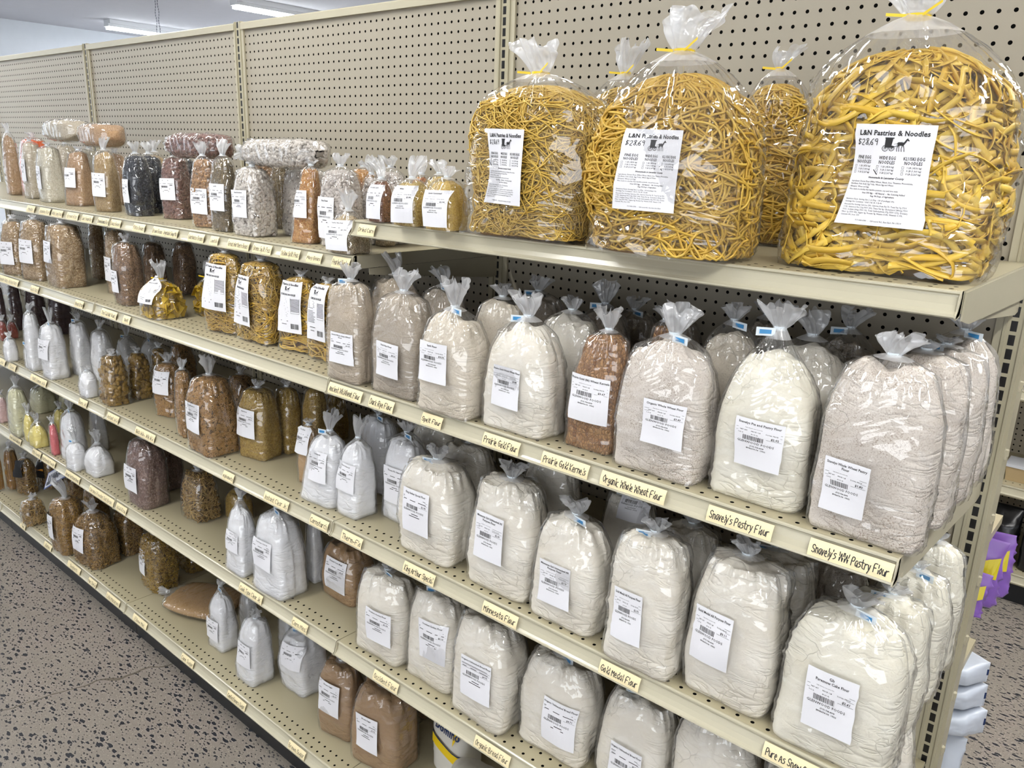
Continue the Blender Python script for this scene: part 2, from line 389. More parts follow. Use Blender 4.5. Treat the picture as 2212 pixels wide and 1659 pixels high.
    def film(s, nt, name, tail=True):
        nb, ns, nl = max(10, nt//5), max(8, nt//8), max(6, nt//9)
        zs = np.concatenate([[0], np.linspace(0, s.h, nb)[1:]**1.0, s.h+(s.hn-s.h)*np.linspace(0, 1, ns+1)[1:]**.85])
        zs[0] = 0.0006; th = np.linspace(0, TAU, nt, endpoint=False)
        T, Z = np.meshgrid(th, zs); X, Y, Z2 = s.pos(T, Z)
        Z2 = np.where(Z2 < .0007, .0006, Z2)
        rows = [np.stack([X, Y, Z2], -1)]
        nbody = len(zs)-1
        if tail:
            rg = np.random.RandomState(s.seed+3); H = s.ht-s.hn; Rt = min(.115*s.w+.007, .036, H*.5+.006)
            qq = np.linspace(0, 1, nl+1)[1:]; Tq, Q = np.meshgrid(th, qq)
            F = .5+.5*np.sin((s.nf//2+1)*Tq+s.ph[2]+1.2*np.sin(2*Tq+s.ph[0])+Q*1.2); F2 = .5+.5*np.sin((s.nf+2)*Tq+s.ph[1]+2*np.sin(3*Tq)+Q*2)
            bell = np.clip(Q*1.1, 0, 1)**.85
            R = s.rn*(1-.1*Q)+bell*Rt*(.15+.62*F+.33*F2)
            ang = Tq+.25*np.sin(4*Tq+s.ph[4])*Q
            G = .5+.5*np.sin(3*Tq+s.ph[3]+1.5*np.sin(5*Tq))
            zz = s.hn+H*Q*(1-.32*G*Q); 
            xx = R*np.cos(ang)*1.15+s.lean*(s.hn/s.h)+s.leanx*H*Q*Q*.8; yy = R*np.sin(ang)*.75+s.leany*H*Q*Q*.8
            # crumple
            cr = nsum(rg, Tq*2, Q*3, (3, 6), 3)*.12*Rt*Q
            rows.append(np.stack([xx+cr*np.cos(ang*2), yy+cr*np.sin(ang*3), zz], -1))
        G3 = np.concatenate(rows, 0); nr = len(G3)
        V = G3.reshape(-1, 3)
        i, j = np.meshgrid(np.arange(nr-1), np.arange(nt), indexing='ij'); j2 = (j+1) % nt
        F4 = np.stack([i*nt+j, i*nt+j2, (i+1)*nt+j2, (i+1)*nt+j], -1).reshape(-1, 4)
        mi = (i.reshape(-1) >= nbody-max(1, ns//4)).astype(int)
        return fastmesh(name, V, F4, None, mi)
    def content_arrays(s, nt, inset, lumpy=0.0):
        nb, nd = max(10, nt//5), max(5, nt//9)
        tau = np.concatenate([np.linspace(0, 1, nb), 1+.3*np.linspace(0, 1, nd+1)[1:]]); th = np.linspace(0, TAU, nt, endpoint=False)
        T, Q = np.meshgrid(th, tau); X, Y, Z = s.pos(T, None, inset, True, Q)
        if lumpy:
            rg = np.random.RandomState(s.seed+11); dn = nsum(rg, X/s.w*2, Y/s.w*2+Z/s.w, (5, 11), 3)*lumpy*np.clip((Q-.95)*5, 0, 1); Z = Z+dn*(Q < 1.31)
            Z = np.minimum(Z, s.h+(s.hn-s.h)*.7)
        Z = np.maximum(Z-inset*np.clip(Q-.9, 0, 1)*2, .0012)
        V = np.stack([X, Y, Z], -1).reshape(-1, 3); nr = len(tau)
        i, j = np.meshgrid(np.arange(nr-1), np.arange(nt), indexing='ij'); j2 = (j+1) % nt
        F4 = np.stack([i*nt+j, i*nt+j2, (i+1)*nt+j2, (i+1)*nt+j], -1).reshape(-1, 4)
        # bottom fan
        V = np.vstack([V, [[0, 0, .0012]]]); c = len(V)-1; jj = np.arange(nt)
        F3 = np.stack([np.full(nt, c), (jj+1) % nt, jj], -1)
        return V, F4, F3
    def front(s, X, Z, off):
        """points of the film over the front face at local x, z"""
        X = np.asarray(X, float); Z = np.asarray(Z, float); t = Z/s.h
        Xl = X-s.lean*t; k = 1-s.taper*np.clip(t, 0, 1.2) if s.taper else 1.0
        Xl = Xl/k
        r, q, e = s.rad(Z); rx = s.rn+(s.w/2*r-s.rn)*e; ry = s.rn+(s.d/2*r-s.rn)*e
        n = s.expn(Z)
        u = np.clip(np.abs(Xl)/rx, 0, .995); v = (1-u**n)**(1/n)
        th = np.arctan2(-v*1.0, np.sign(Xl)*u)
        x, y, z = s.pos(th, Z)
        return np.stack([x, y-off, z], -1)
    def front_at(s, pts, off):
        return s.front(pts[:, 0], pts[:, 1], off)

def sample_faces(V, F4, n, rng, view):
    a, b, c, d = (V[F4[:, k]] for k in range(4))
    nrm = np.cross(c-a, d-b); ar = np.linalg.norm(nrm, axis=1)/2; nrm = nrm/(2*ar[:, None]+1e-12)
    vis = (nrm@view > -.15); pw = ar*vis; pw = pw/pw.sum()
    idx = rng.choice(len(F4), n, p=pw); u, v = rng.rand(n, 1), rng.rand(n, 1)
    P = (a[idx]*(1-u)+b[idx]*u)*(1-v)+(d[idx]*(1-u)+c[idx]*u)*v
    return P, nrm[idx]
def tangents(nrm, rng, align=None, spread=math.pi):
    n = len(nrm); up = np.tile([[0, 0, 1.0]], (n, 1)); t = np.cross(up, nrm); l = np.linalg.norm(t, axis=1, keepdims=True)
    t = np.where(l > .05, t/(l+1e-9), [[1.0, 0, 0]]); b = np.cross(nrm, t)
    a = (rng.rand(n, 1)*2-1)*spread+(0 if align is None else align)
    T = t*np.cos(a)+b*np.sin(a); tilt = rng.randn(n, 1)*.28; T = T*np.cos(tilt)+nrm*np.sin(tilt)
    B = np.cross(nrm, T); B /= np.linalg.norm(B, axis=1, keepdims=True)+1e-9; N2 = np.cross(T, B)
    return T, B, N2
def scatter(proto, P, T, B, N2, scale):
    PV, PF = proto; n, m = len(P), len(PV)
    s = scale[:, None, None]
    V = P[:, None, :]+(PV[None, :, 0:1]*T[:, None, :]+PV[None, :, 1:2]*B[:, None, :]+PV[None, :, 2:3]*N2[:, None, :])*s
    F = (np.asarray(PF)[None]+(np.arange(n)*m)[:, None, None]).reshape(-1, len(PF[0]))
    return V.reshape(-1, 3), F
def p_ellipsoid(a, b, c, bend=0, nu=8, nv=5):
    V = []; F = []
    for i in range(nv):
        ph = -math.pi/2+math.pi*(i+.5)/nv
        for j in range(nu):
            th = TAU*j/nu; x = a*math.sin(ph); y = b*math.cos(ph)*math.cos(th); z = c*math.cos(ph)*math.sin(th)
            V.append((x, y+bend*x*x/a, z))
    for i in range(nv-1):
        for j in range(nu): F.append((i*nu+j, i*nu+(j+1) % nu, (i+1)*nu+(j+1) % nu, (i+1)*nu+j))
    for i in (0, nv-1):
        for k in (0, 2, 4): 
            q = [i*nu+k, i*nu+k+1, i*nu+(k+2) % nu, i*nu+(k+3) % nu]
        F.append((i*nu, i*nu+1, i*nu+2, i*nu+3)); F.append((i*nu+3, i*nu+4, i*nu+5, i*nu)); F.append((i*nu+5, i*nu+6, i*nu+7, i*nu))
    return np.array(V), F
def p_tube(path, r, nu=6):
    path = np.array(path, float); V = []; F = []; n = len(path)
    for i, p in enumerate(path):
        t = path[min(i+1, n-1)]-path[max(i-1, 0)]; t /= np.linalg.norm(t); b = np.cross([0, 0, 1.0], t); b /= np.linalg.norm(b)+1e-9; c = np.cross(t, b)
        for j in range(nu): a = TAU*j/nu; V.append(p+r*(math.cos(a)*b+math.sin(a)*c))
    for i in range(n-1):
        for j in range(nu): F.append((i*nu+j, i*nu+(j+1) % nu, (i+1)*nu+(j+1) % nu, (i+1)*nu+j))
    return np.array(V), F
PROTO = {
 'northern': (p_ellipsoid(.0064, .0040, .0036, .25), .0072, 1.0), 'navy': (p_ellipsoid(.0050, .0038, .0035, .1), .0062, 1.0),
 'garbanzo': (p_ellipsoid(.0052, .0046, .0044), .0076, 1.0), 'pinto': (p_ellipsoid(.0062, .0040, .0035, .2), .0070, 1.0),
 'blackbean': (p_ellipsoid(.0050, .0035, .0032, .2), .0058, 1.0),
 'elbows': (p_tube([(-.005, .0025, 0), (-.003, -.001, 0), (0, -.0025, 0), (.003, -.001, 0), (.005, .0025, 0)], .0021), .0062, 1.0),
 'rings': (p_tube([(.0032*math.cos(a), .0032*math.sin(a), 0) for a in np.linspace(0, TAU*.999, 7)], .0015, 5), .0056, 1.0),
 'rotini': (p_tube([(-.008+.002*k, .0028*math.sin(k*1.5), .0024*math.cos(k*1.5)) for k in range(9)], .0021, 5), .0080, 1.0),
 'shells': (p_ellipsoid(.012, .0085, .0065, .35), .0150, 1.0),
 'sticks': (p_tube([(-.017, 0, 0), (-.006, .0008, 0), (.006, -.0008, 0), (.017, 0, 0)], .0020, 5), .0100, 1.0),
 'stubs': (p_tube([(-.011, 0, 0), (0, .0006, 0), (.011, 0, 0)], .0016, 5), .0072, 1.0),
}
def plates(P, nrm, rng, size):
    n = len(P); T, B, N2 = tangents(nrm, rng); tl = rng.randn(n, 1)*.5; N3 = N2*np.cos(tl)+T*np.sin(tl); T3 = T*np.cos(tl)-N2*np.sin(tl)
    g = np.array([[-1, -1], [0, -1], [1, -1], [-1, 0], [0, 0], [1, 0], [-1, 1], [0, 1], [1, 1]])*.5
    V = []
    for sgn in (0, 1):
        for (a, b) in g: V.append(P+T3*a*size+B*b*size+N3*((.25-(a*a))*rng.randn(n, 1)*.16*size+(-.0014 if sgn else 0)))
    V = np.stack(V, 1); F = []
    for o in (0, 9):
        for i in (0, 1):
            for j in (0, 1): F.append((o+i*3+j, o+i*3+j+1, o+i*3+j+4, o+i*3+j+3))
    for a, b in ((0, 1), (1, 2), (2, 5), (5, 8), (8, 7), (7, 6), (6, 3), (3, 0)): F.append((a, b, b+9, a+9))
    F = (np.array(F)[None]+(np.arange(n)*18)[:, None, None]).reshape(-1, 4)
    return V.reshape(-1, 3), F
def strands(s, n, wid, thk, length, rng, inset, curl=1.0, vertical=False, step=.0065, th0=2.7, th1=7.0, depth=.014):
    nst = max(6, int(length/step))
    th = rng.uniform(th0, th1, n); tau = rng.uniform(.02, 1.22, n)**.95
    hd = (math.pi/2+rng.randn(n)*.06) if vertical else rng.choice([0, math.pi], n)+rng.randn(n)*.55
    if vertical: tau = rng.uniform(.02, .12, n); nst = int(s.h*1.0/step)
    k = rng.randn(n)*14*curl; dp = rng.uniform(0, depth, n)+inset; ph = rng.uniform(0, TAU, n); tw = rng.uniform(0, TAU, n); twr = rng.randn(n)*.035
    pts = []; 
    R = (s.w+s.d)/4
    for i in range(nst):
        rr = R*np.where(tau > 1, np.maximum(np.cos((tau-1)/.3*1.5), .25), 1)
        # real perimeter speed differs from the circle's; good enough for pasta
        x, y, z = s.pos(th, None, dp+.004*np.sin(ph+i*.35), True, np.clip(tau, .015, 1.27)); pts.append(np.stack([x, y, z+.002], -1))
        th = th+np.cos(hd)*step/rr; tau = tau+np.sin(hd)*step/s.h
        flip = (tau > 1.24) | (tau < .02); hd = np.where(flip, -hd, hd); tau = np.clip(tau, .02, 1.24)
        k = k*.93+rng.randn(n)*9*curl; hd = hd+(0 if vertical else k*step)
    P = np.stack(pts, 1); T = np.gradient(P, axis=1); T /= np.linalg.norm(T, axis=2, keepdims=True)+1e-9
    O = P.copy(); O[:, :, 2] *= .15; O /= np.linalg.norm(O, axis=2, keepdims=True)+1e-9
    S = np.cross(T, O); S /= np.linalg.norm(S, axis=2, keepdims=True)+1e-9; U = np.cross(S, T)
    a = (np.sin(tw)[:, None]*.75+twr[:, None]*np.arange(nst)[None])[:, :, None]
    S2 = S*np.cos(a)+U*np.sin(a); U2 = U*np.cos(a)-S*np.sin(a)
    C = [P+S2*wid/2+U2*thk/2, P-S2*wid/2+U2*thk/2, P-S2*wid/2-U2*thk/2, P+S2*wid/2-U2*thk/2]
    V = np.stack(C, 2); V[..., 2] = np.maximum(V[..., 2], .002); V = V.reshape(n, nst*4, 3)
    F = []
    for i in range(nst-1):
        for j in range(4): F.append((i*4+j, i*4+(j+1) % 4, (i+1)*4+(j+1) % 4, (i+1)*4+j))
    F.append((0, 1, 2, 3)); F.append(((nst-1)*4+3, (nst-1)*4+2, (nst-1)*4+1, (nst-1)*4))
    F = (np.array(F)[None]+(np.arange(n)*nst*4)[:, None, None]).reshape(-1, 4)
    return V.reshape(-1, 3), F

# ---------------------------------------------------------------- lettering
_tc = {}
def text2d(t, size, bold=0.0, squeeze=1.0, align='CENTER', res=1, shear=0):
    key = (t, size, bold, squeeze, align, res, shear)
    if key in _tc: return _tc[key]
    cu = bpy.data.curves.new('print', 'FONT'); cu.body = t; cu.size = size; cu.offset = bold; cu.align_x = align; cu.align_y = 'CENTER'
    cu.resolution_u = res; cu.shear = shear; cu.space_character = 1.05
    ob = bpy.data.objects.new('print', cu); COL.objects.link(ob)
    dg = bpy.context.evaluated_depsgraph_get(); me = ob.evaluated_get(dg).to_mesh()
    V = np.zeros(len(me.vertices)*3, np.float32); me.vertices.foreach_get('co', V); V = V.reshape(-1, 3)[:, :2].astype(float)
    V[:, 0] *= squeeze; F = [tuple(p.vertices) for p in me.polygons]
    ob.evaluated_get(dg).to_mesh_clear(); bpy.data.objects.remove(ob); bpy.data.curves.remove(cu)
    _tc[key] = (V, F); return V, F
GL = {
'A':"0c2i4c 1e3e",'B':"0c0i2i3h2f0f 2f4e3c0c",'C':"4h2i0g0e2c4d",'D':"0c0i2i4g4e2c0c",'E':"4i0i0c4c 0f3f",'F':"0c0i4i 0f3f",'G':"4h2i0g0e2c4d4f2f",
'H':"0c0i 4c4i 0f4f",'I':"1c1i",'J':"3i3d2c0d",'K':"0c0i 4i0f4c",'L':"0i0c4c",'M':"0c0i2e4i4c",'N':"0c0i4c4i",'O':"2i0g0e2c4e4g2i",'P':"0c0i3i4h3f0f",
'Q':"2i0g0e2c4e4g2i 2d4b",'R':"0c0i3i4h3f0f4c",'S':"4h2i0h1f3f4d2c0d",'T':"0i4i 2i2c",'U':"0i0d2c4d4i",'V':"0i2c 2c4i",'W':"0i1c 1c3h 3h5c 5c6i",'Y':"0i2f4i 2f2c",
'a':"3g1g0e1c3d3g3c",'b':"0i0c2c3e2g0f",'c':"3g1g0e1c3c",'d':"3g1g0e1c3d 3i3c",'e':"0e3e2g1g0e1c3c",'f':"3i2i1h1c 0g2g",'g':"3g1g0e1d3e3g3b1a0b",
'h':"0i0c 0f2g3f3c",'i':"1g1c 1h1i",'j':"2g2b0a 2h2i",'k':"0i0c 3g0e3c",'l':"1i1c",'m':"0g0c 0f1g2f2c 2f3g4f4c",'n':"0g0c 0f2g3f3c",'o':"2g0e1c2c3e2g",
'p':"0g0a 0f2g3e2c0d",'q':"3g1g0e1d3e3g3a",'r':"0g0c 0f2g3g",'s':"3g1g0f3e3d1c0c",'t':"1i1d2c3c 0g3g",'u':"0g0d1c3d3g3c",'v':"0g1c 1c3g",'w':"0g1c 1c2f 2f4c 4c5g",
'x':"0g3c 3g0c",'y':"0g1d 3g2d0a",'z':"0g3g0c3c",'.':"0c0d","'":"0i0h",'-':"0e3e",'$':"3h1h0g3e2d0d 1i1c",'0':"2i0g0e2c3e3g2i",'1':"1i1c",'2':"0h2i3g0c3c",
'3':"0i3i1f3e2c0c",'4':"0i0f3f 3i3c",'5':"3i0i0f2f3e2c0c",'6':"3i0f0d2c3d2f0e",'7':"0i3i1c",'8':"2f0h2i3h2f0d2c3d2f",'9':"3g1f0h2i3h3c"}
def handwriting(t, xh, pen, seed=0, width=None):
    """hand lettering as flat pen strokes; xh is the height of a capital; returned centred"""
    rg = random.Random(seed); u = xh/6; x = 0; V = []; F = []
    strokes = []
    for ch in t:
        if ch == ' ': x += 2.6; continue
        g = GL.get(ch); 
        if g is None: continue
        mx = 0; jy = rg.uniform(-.25, .25); tl = rg.uniform(-.04, .08)
        for st in g.split(' '):
            pts = [(int(st[i]), ord(st[i+1])-99) for i in range(0, len(st), 2)]
            mx = max(mx, max(p[0] for p in pts)); P = [(x+a*.92+b*tl+rg.uniform(-.12, .12), b+jy+rg.uniform(-.1, .1)) for a, b in pts]
            if len(P) > 2:
                for _ in range(2):
                    Q = [P[0]]
                    for a, b in zip(P, P[1:]): Q += [(a[0]*.78+b[0]*.22, a[1]*.78+b[1]*.22), (a[0]*.22+b[0]*.78, a[1]*.22+b[1]*.78)]
                    P = Q+[P[-1]]
            strokes.append(P)
        x += mx*.92+1.25
    W = x-1.25; sx = u if width is None else min(u, width/W)
    for P in strokes:
        A = np.array([((a-W/2)*sx, (b-3)*u) for a, b in P]); 
        d = np.gradient(A, axis=0) if len(A) > 1 else np.array([[1, 0]]); d /= np.linalg.norm(d, axis=1, keepdims=True)+1e-12; nn = np.stack([-d[:, 1], d[:, 0]], -1)*pen/2
        A[0] -= d[0]*pen*.4; A[-1] += d[-1]*pen*.4
        b0 = sum(len(v) for v in V); V.append(np.concatenate([A+nn, A-nn])); m = len(A)
        for i in range(m-1): F.append((b0+i, b0+i+1, b0+m+i+1, b0+m+i))
    return np.vstack(V), F
def rects(R):
    V = []; F = []
    for x0, x1, y0, y1 in R:
        b = len(V); V += [(x0, y0), (x1, y0), (x1, y1), (x0, y1)]; F.append((b, b+1, b+2, b+3))
    return np.array(V, float), F
def barcode(cx, cy, w, h, rg):
    R = []; x = cx-w/2
    while x < cx+w/2:
        a = rg.choice([.4, .8, 1.2])*w/44; R.append((x, x+a, cy-h/2, cy+h/2)); x += a+rg.choice([.4, .8])*w/44+w/120
    return rects(R)
def shift(vf, dx, dy): return vf[0]+np.array([[dx, dy]]), vf[1]
def price_label(name, price, far, seed):
    """a scale-printed price sticker, 76 x 96 mm, origin at its centre (metres)"""
    rg = random.Random(seed); parts = []; k = .001
    lines = name.split('|')
    if far < 2:
        for i, ln in enumerate(lines): parts.append(shift(text2d(ln, 6.2*k, .10*k, .86 if len(ln) > 18 else .95, res=1 if far else 2), 0, (40-i*6.5)*k))
    else: parts.append(rects([(-16*k, 14*k, 38*k, 40.5*k)]))
    y = 30-6.5*(len(lines)-1)
    if far < 1:
        parts.append(shift(text2d('Ingredients: see store list', 2.4*k, 0, 1), -8*k, (y+1)*k))
        parts.append(shift(text2d('NET WT      PRICE / LB        TOTAL PRICE', 3.0*k, .03*k, 1.02), 0, (y-5)*k))
        parts.append(shift(text2d('%.2f lb' % (float(price)*1.31+1.2), 3.0*k), -28*k, (y-11)*k)); parts.append(shift(text2d('$0.%d /lb' % rg.randint(38, 89), 2.9*k), -6*k, (y-11)*k))
    else: parts.append(rects([(-34*k, -24*k, (y-6)*k, (y-4.6)*k), (-14*k, 2*k, (y-6)*k, (y-4.6)*k), (10*k, 32*k, (y-6)*k, (y-4.6)*k), (-36*k, 30*k, (y+.5)*k, (y+1.5)*k)]))
    if far < 2: parts.append(shift(text2d('$'+price, 5.4*k, .14*k), 25*k, (y-12)*k))
    else: parts.append(rects([(18*k, 30*k, (y-13)*k, (y-10)*k)]))
    parts.append(rects([(-36*k, 36*k, (y-1.6)*k, (y-1.1)*k), (-36*k, 36*k, (y-7.6)*k, (y-7.2)*k), (12*k, 36*k, (y-15.6)*k, (y-15.2)*k)]))
    parts.append(barcode(-8*k, (y-19)*k, 32*k, 9*k, rg))
    if far < 2:
        parts.append(shift(text2d('GLENWOOD FOODS', 6.0*k, .05*k, 1.0), -4*k, (y-28)*k)); 
    else: parts.append(rects([(-27*k, 19*k, (y-30)*k, (y-27)*k)]))
    if far < 1:
        parts.append(shift(text2d('(717) 738-4098', 3.4*k, .08*k), -1*k, (y-35)*k)); parts.append(shift(text2d('EPHRATA PA  17522', 3.4*k, .08*k), -2*k, (y-40)*k))
    else: parts.append(rects([(-9*k, 10*k, (y-36)*k, (y-34.4)*k), (-16*k, 14*k, (y-41)*k, (y-39.4)*k)]))
    return parts
def buggy(cx, cy, s):
    """a black horse and carriage silhouette"""
    parts = []
    def poly(P): parts.append((np.array([(cx+a*s, cy+b*s) for a, b in P]), [tuple(range(len(P)))]))
    poly([(-9, 1.5), (-3, 1.5), (-2.6, 8), (-9.2, 8)]); poly([(-9.8, 8), (-1.6, 8), (-1.8, 9), (-9.4, 9)]); poly([(-9, 0), (-1, 0), (-1, 1.6), (-9, 1.6)])
    for wx, r in ((-8.3, 2.9), (-2.6, 2.5)):
        n = 18; o = [(wx+r*math.cos(TAU*i/n), -.6+r*math.sin(TAU*i/n)) for i in range(n)]; q = [(wx+(r-.45)*math.cos(TAU*i/n), -.6+(r-.45)*math.sin(TAU*i/n)) for i in range(n)]
        V = np.array([(cx+a*s, cy+b*s) for a, b in o+q]); parts.append((V, [(i, (i+1) % n, n+(i+1) % n, n+i) for i in range(n)]))
        for kx in range(4):
            a = math.pi*kx/4; dx, dy = math.cos(a), math.sin(a); poly([(wx-dx*r-dy*.1, -.6-dy*r+dx*.1), (wx+dx*r-dy*.1, -.6+dy*r+dx*.1), (wx+dx*r+dy*.1, -.6+dy*r-dx*.1), (wx-dx*r+dy*.1, -.6-dy*r-dx*.1)])
    poly([(-1, .9), (4, 1.6), (4, 2.0), (-1, 1.4)]); poly([(-1, 3.0), (6.5, 5.8), (6.5, 6.0), (-1, 3.3)])
    poly([(2.2, 2.2), (7.0, 2.0), (8.0, 3.2), (7.6, 5.0), (2.6, 5.2), (1.8, 4.2)]); poly([(7.0, 3.0), (8.1, 3.4), (10.0, 7.4), (8.6, 8.0), (7.0, 5.0)])
    poly([(8.6, 8.0), (9.8, 8.4), (11.6, 6.6), (11.2, 6.0), (9.6, 6.8)]); poly([(9.0, 8.0), (9.5, 9.2), (9.8, 8.2)]); poly([(1.8, 4.8), (2.4, 5.2), (1.2, 2.6), (.8, 1.0)])
    for x0, x1 in ((2.6, 2.0), (3.3, 3.8), (6.4, 5.9), (7.1, 8.2)): poly([(x0-.4, 2.6), (x0+.4, 2.6), (x1+.2, -.6), (x1+.7, -3.2), (x1+.1, -3.2), (x1-.3, -.6)])
    return parts
def noodle_label(kind, far, price=None):
    """bakery label for the large noodle bags, 104 x 132 mm"""
    k = .001; parts = [shift(text2d('L&N Pastries & Noodles', 9.6*k, .28*k, .90, res=2), 0, 57*k)]
    parts += buggy(5*k, 38*k, 1.5*k)
    for i, (a, bx) in enumerate((('FINE EGG', -35), ('WIDE EGG', -2), ('KLUSKI EGG', 32))):
        parts.append(shift(text2d(a, 6.2*k, .12*k, .74), bx*k, 24*k)); parts.append(shift(text2d('NOODLES', 6.2*k, .12*k, .74), bx*k, 18*k))
        for j, tt in enumerate(('1 LB (.4536 kg)', '3 LB (1.360 kg)', '5 LB (2.267 kg)')):
            yy = 12.2-4.2*j; parts.append(shift(text2d(tt, 3.2*k, .05*k, .86), (bx+2)*k, yy*k)); x0 = bx-13.2
            parts.append(rects([(x0*k, (x0+2.8)*k, (yy-1.5)*k, (yy-1.2)*k), (x0*k, (x0+2.8)*k, (yy+1.2)*k, (yy+1.5)*k), (x0*k, (x0+.3)*k, (yy-1.5)*k, (yy+1.5)*k), ((x0+2.5)*k, (x0+2.8)*k, (yy-1.5)*k, (yy+1.5)*k)]))
        if i == kind: parts.append((np.array([((bx-17)*k, 7.5*k), ((bx-16)*k, 8*k), ((bx-10)*k, 1.2*k), ((bx-11)*k, .8*k)]), [(0, 1, 2, 3)]))
    parts.append(shift(text2d('Homemade in Lancaster County', 3.8*k, .12*k, .9, shear=.2), 0, -3*k))
    body = [('Ingredients: Durum Flour (Milled Wheat, Niacin, Iron, Thiamine Mononitrate,', -9, 'L'), ('Riboflavin, Folic Acid), Egg Yolks, Whole Egg and Water.', -12.6, 'L'), ('Allergens: Wheat and Egg.', -16.4, 'L'),
            ('Was made in a facility that handles peanuts, soy and tree nuts.', -20.2, 'L'), ('Over 50% Egg  -  All Natural  -  No Coloring Added', -24.6, 'C'), ('Reg. PA Dept. of Agriculture', -28.6, 'C'),
            ('Nutrition Facts: Serving Size 2 oz (56g - 1/8 of package) dry,', -34, 'L'), ('Servings Per Container 1 lb-8, 3 lb-18, 5 lb-40', -37.6, 'L'), ('Amount Per Serving Calories 200, Calories from Fat 70, Total Fat 7g (*DV', -41.6, 'L'),
            ('11%), Saturated Fat 2.5g (*DV 13%), Trans Fat 0g, Cholesterol 280mg (*DV', -45.2, 'L'), ('93%), Sodium 20mg (*DV 1%), Total Carbohydrate 37g (*DV 12%), Dietary', -48.8, 'L'), ('Fiber 1g (*DV 4%), Sugars 0g, Protein 9g, Vitamin A 8%, Vitamin C 0%,', -52.4, 'L'), ('Calcium 4%, Iron 15%', -56, 'L')]
    for t, y, al in body: parts.append(shift(text2d(t, 3.15*k, .06*k if al == 'C' else .02*k, .80, 'LEFT' if al == 'L' else 'CENTER'), (-48 if al == 'L' else 0)*k, y*k))
    parts.append(shift(text2d('717-445-0781  -  128 Laurel Rd., East Earl, PA 17519', 2.9*k, .03*k, .86), 0, -63*k))
    if price:
        hv, hf = handwriting(price, 8.5*k, .95*k, 5, 27*k); parts.append((hv+np.array([[-33*k, 45*k]]), hf))
    return parts
def pack_label(title, far):
    k = .001; parts = [shift(text2d('L&N Pastries & Noodles', 8.0*k, .25*k, .82, res=1), 0, 56*k)]
    parts += buggy(0, 42*k, .95*k)
    parts.append(shift(text2d(title, 6.4*k, .28*k, .80), 0, 31*k)); R = []
    rg = random.Random(3)
    for i in range(15):
        y = 24-i*3.2-(3 if i > 5 else 0); R.append((-40*k, (-40+rg.uniform(28, 42))*k, y*k, (y+1.0)*k))
    for i in range(11): R.append((10*k, 40*k, (20-i*3.0)*k, (21.2-i*3.0)*k))
    parts.append(rects(R+[(10*k, 40*k, -15*k, -14.4*k), (10*k, 10.5*k, -15*k, 24*k), (39.5*k, 40*k, -15*k, 24*k), (-30*k, 0, -36*k, -34.6*k), (-26*k, -6*k, -44*k, -42.6*k)]))
    parts.append(barcode(22*k, -47*k, 26*k, 13*k, rg)); return parts
def sticker(shape, cx, cz, wd, ht, rot, parts, parent, name='price_sticker', mats=None, curl=0, yaw=0):
    nx, nz = 9, 11; c, s_ = math.cos(rot), math.sin(rot)
    gx, gz = np.meshgrid(np.linspace(-wd/2, wd/2, nx), np.linspace(-ht/2, ht/2, nz)); g = np.stack([gx.ravel(), gz.ravel()], -1)
    def place(p, off): q = np.stack([cx+p[:, 0]*c-p[:, 1]*s_, cz+p[:, 0]*s_+p[:, 1]*c], -1); return shape.front_at(q, off)
    mb = MB(); F = [(j*nx+i, j*nx+i+1, (j+1)*nx+i+1, (j+1)*nx+i) for j in range(nz-1) for i in range(nx-1)]
    A = place(g, .0012); Bk = A+np.array([[0, .0003, 0]])
    # smooth the paper a little so that it bridges the film's creases
    A3 = A.reshape(nz, nx, 3); S = A3.copy()
    for _ in range(3):
        S2 = S.copy(); S2[1:-1, :, 1] = (S[:-2, :, 1]+S[1:-1, :, 1]+S[2:, :, 1])/3; S2[:, 1:-1, 1] = (S2[:, :-2, 1]+S2[:, 1:-1, 1]+S2[:, 2:, 1])/3; S = S2
    def on_sheet(p):
        u = np.clip((p[:, 0]+wd/2)/wd, 0, 1)*(nx-1); v = np.clip((p[:, 1]+ht/2)/ht, 0, 1)*(nz-1); i = np.minimum(u.astype(int), nx-2); j = np.minimum(v.astype(int), nz-2)
        fu, fv = (u-i)[:, None], (v-j)[:, None]; P = (S[j, i]*(1-fu)+S[j, i+1]*fu)*(1-fv)+(S[j+1, i]*(1-fu)+S[j+1, i+1]*fu)*fv
        P[:, 1] -= .0004; return P
    fx, fz = np.meshgrid(np.linspace(-wd/2, wd/2, 26), np.linspace(-ht/2, ht/2, 34)); fg = np.stack([fx.ravel(), fz.ravel()], -1)
    S[..., 1] -= (on_sheet(fg)[:, 1]-place(fg, 0)[:, 1]).max()+.0011
    mb.add(S.reshape(-1, 3), F, 0)
    for v, f in parts:
        if len(v): mb.add(on_sheet(v), f, 1)
    me = mb.mesh(name); return link(name, me, mats or [M_STICK, M_INK], parent)
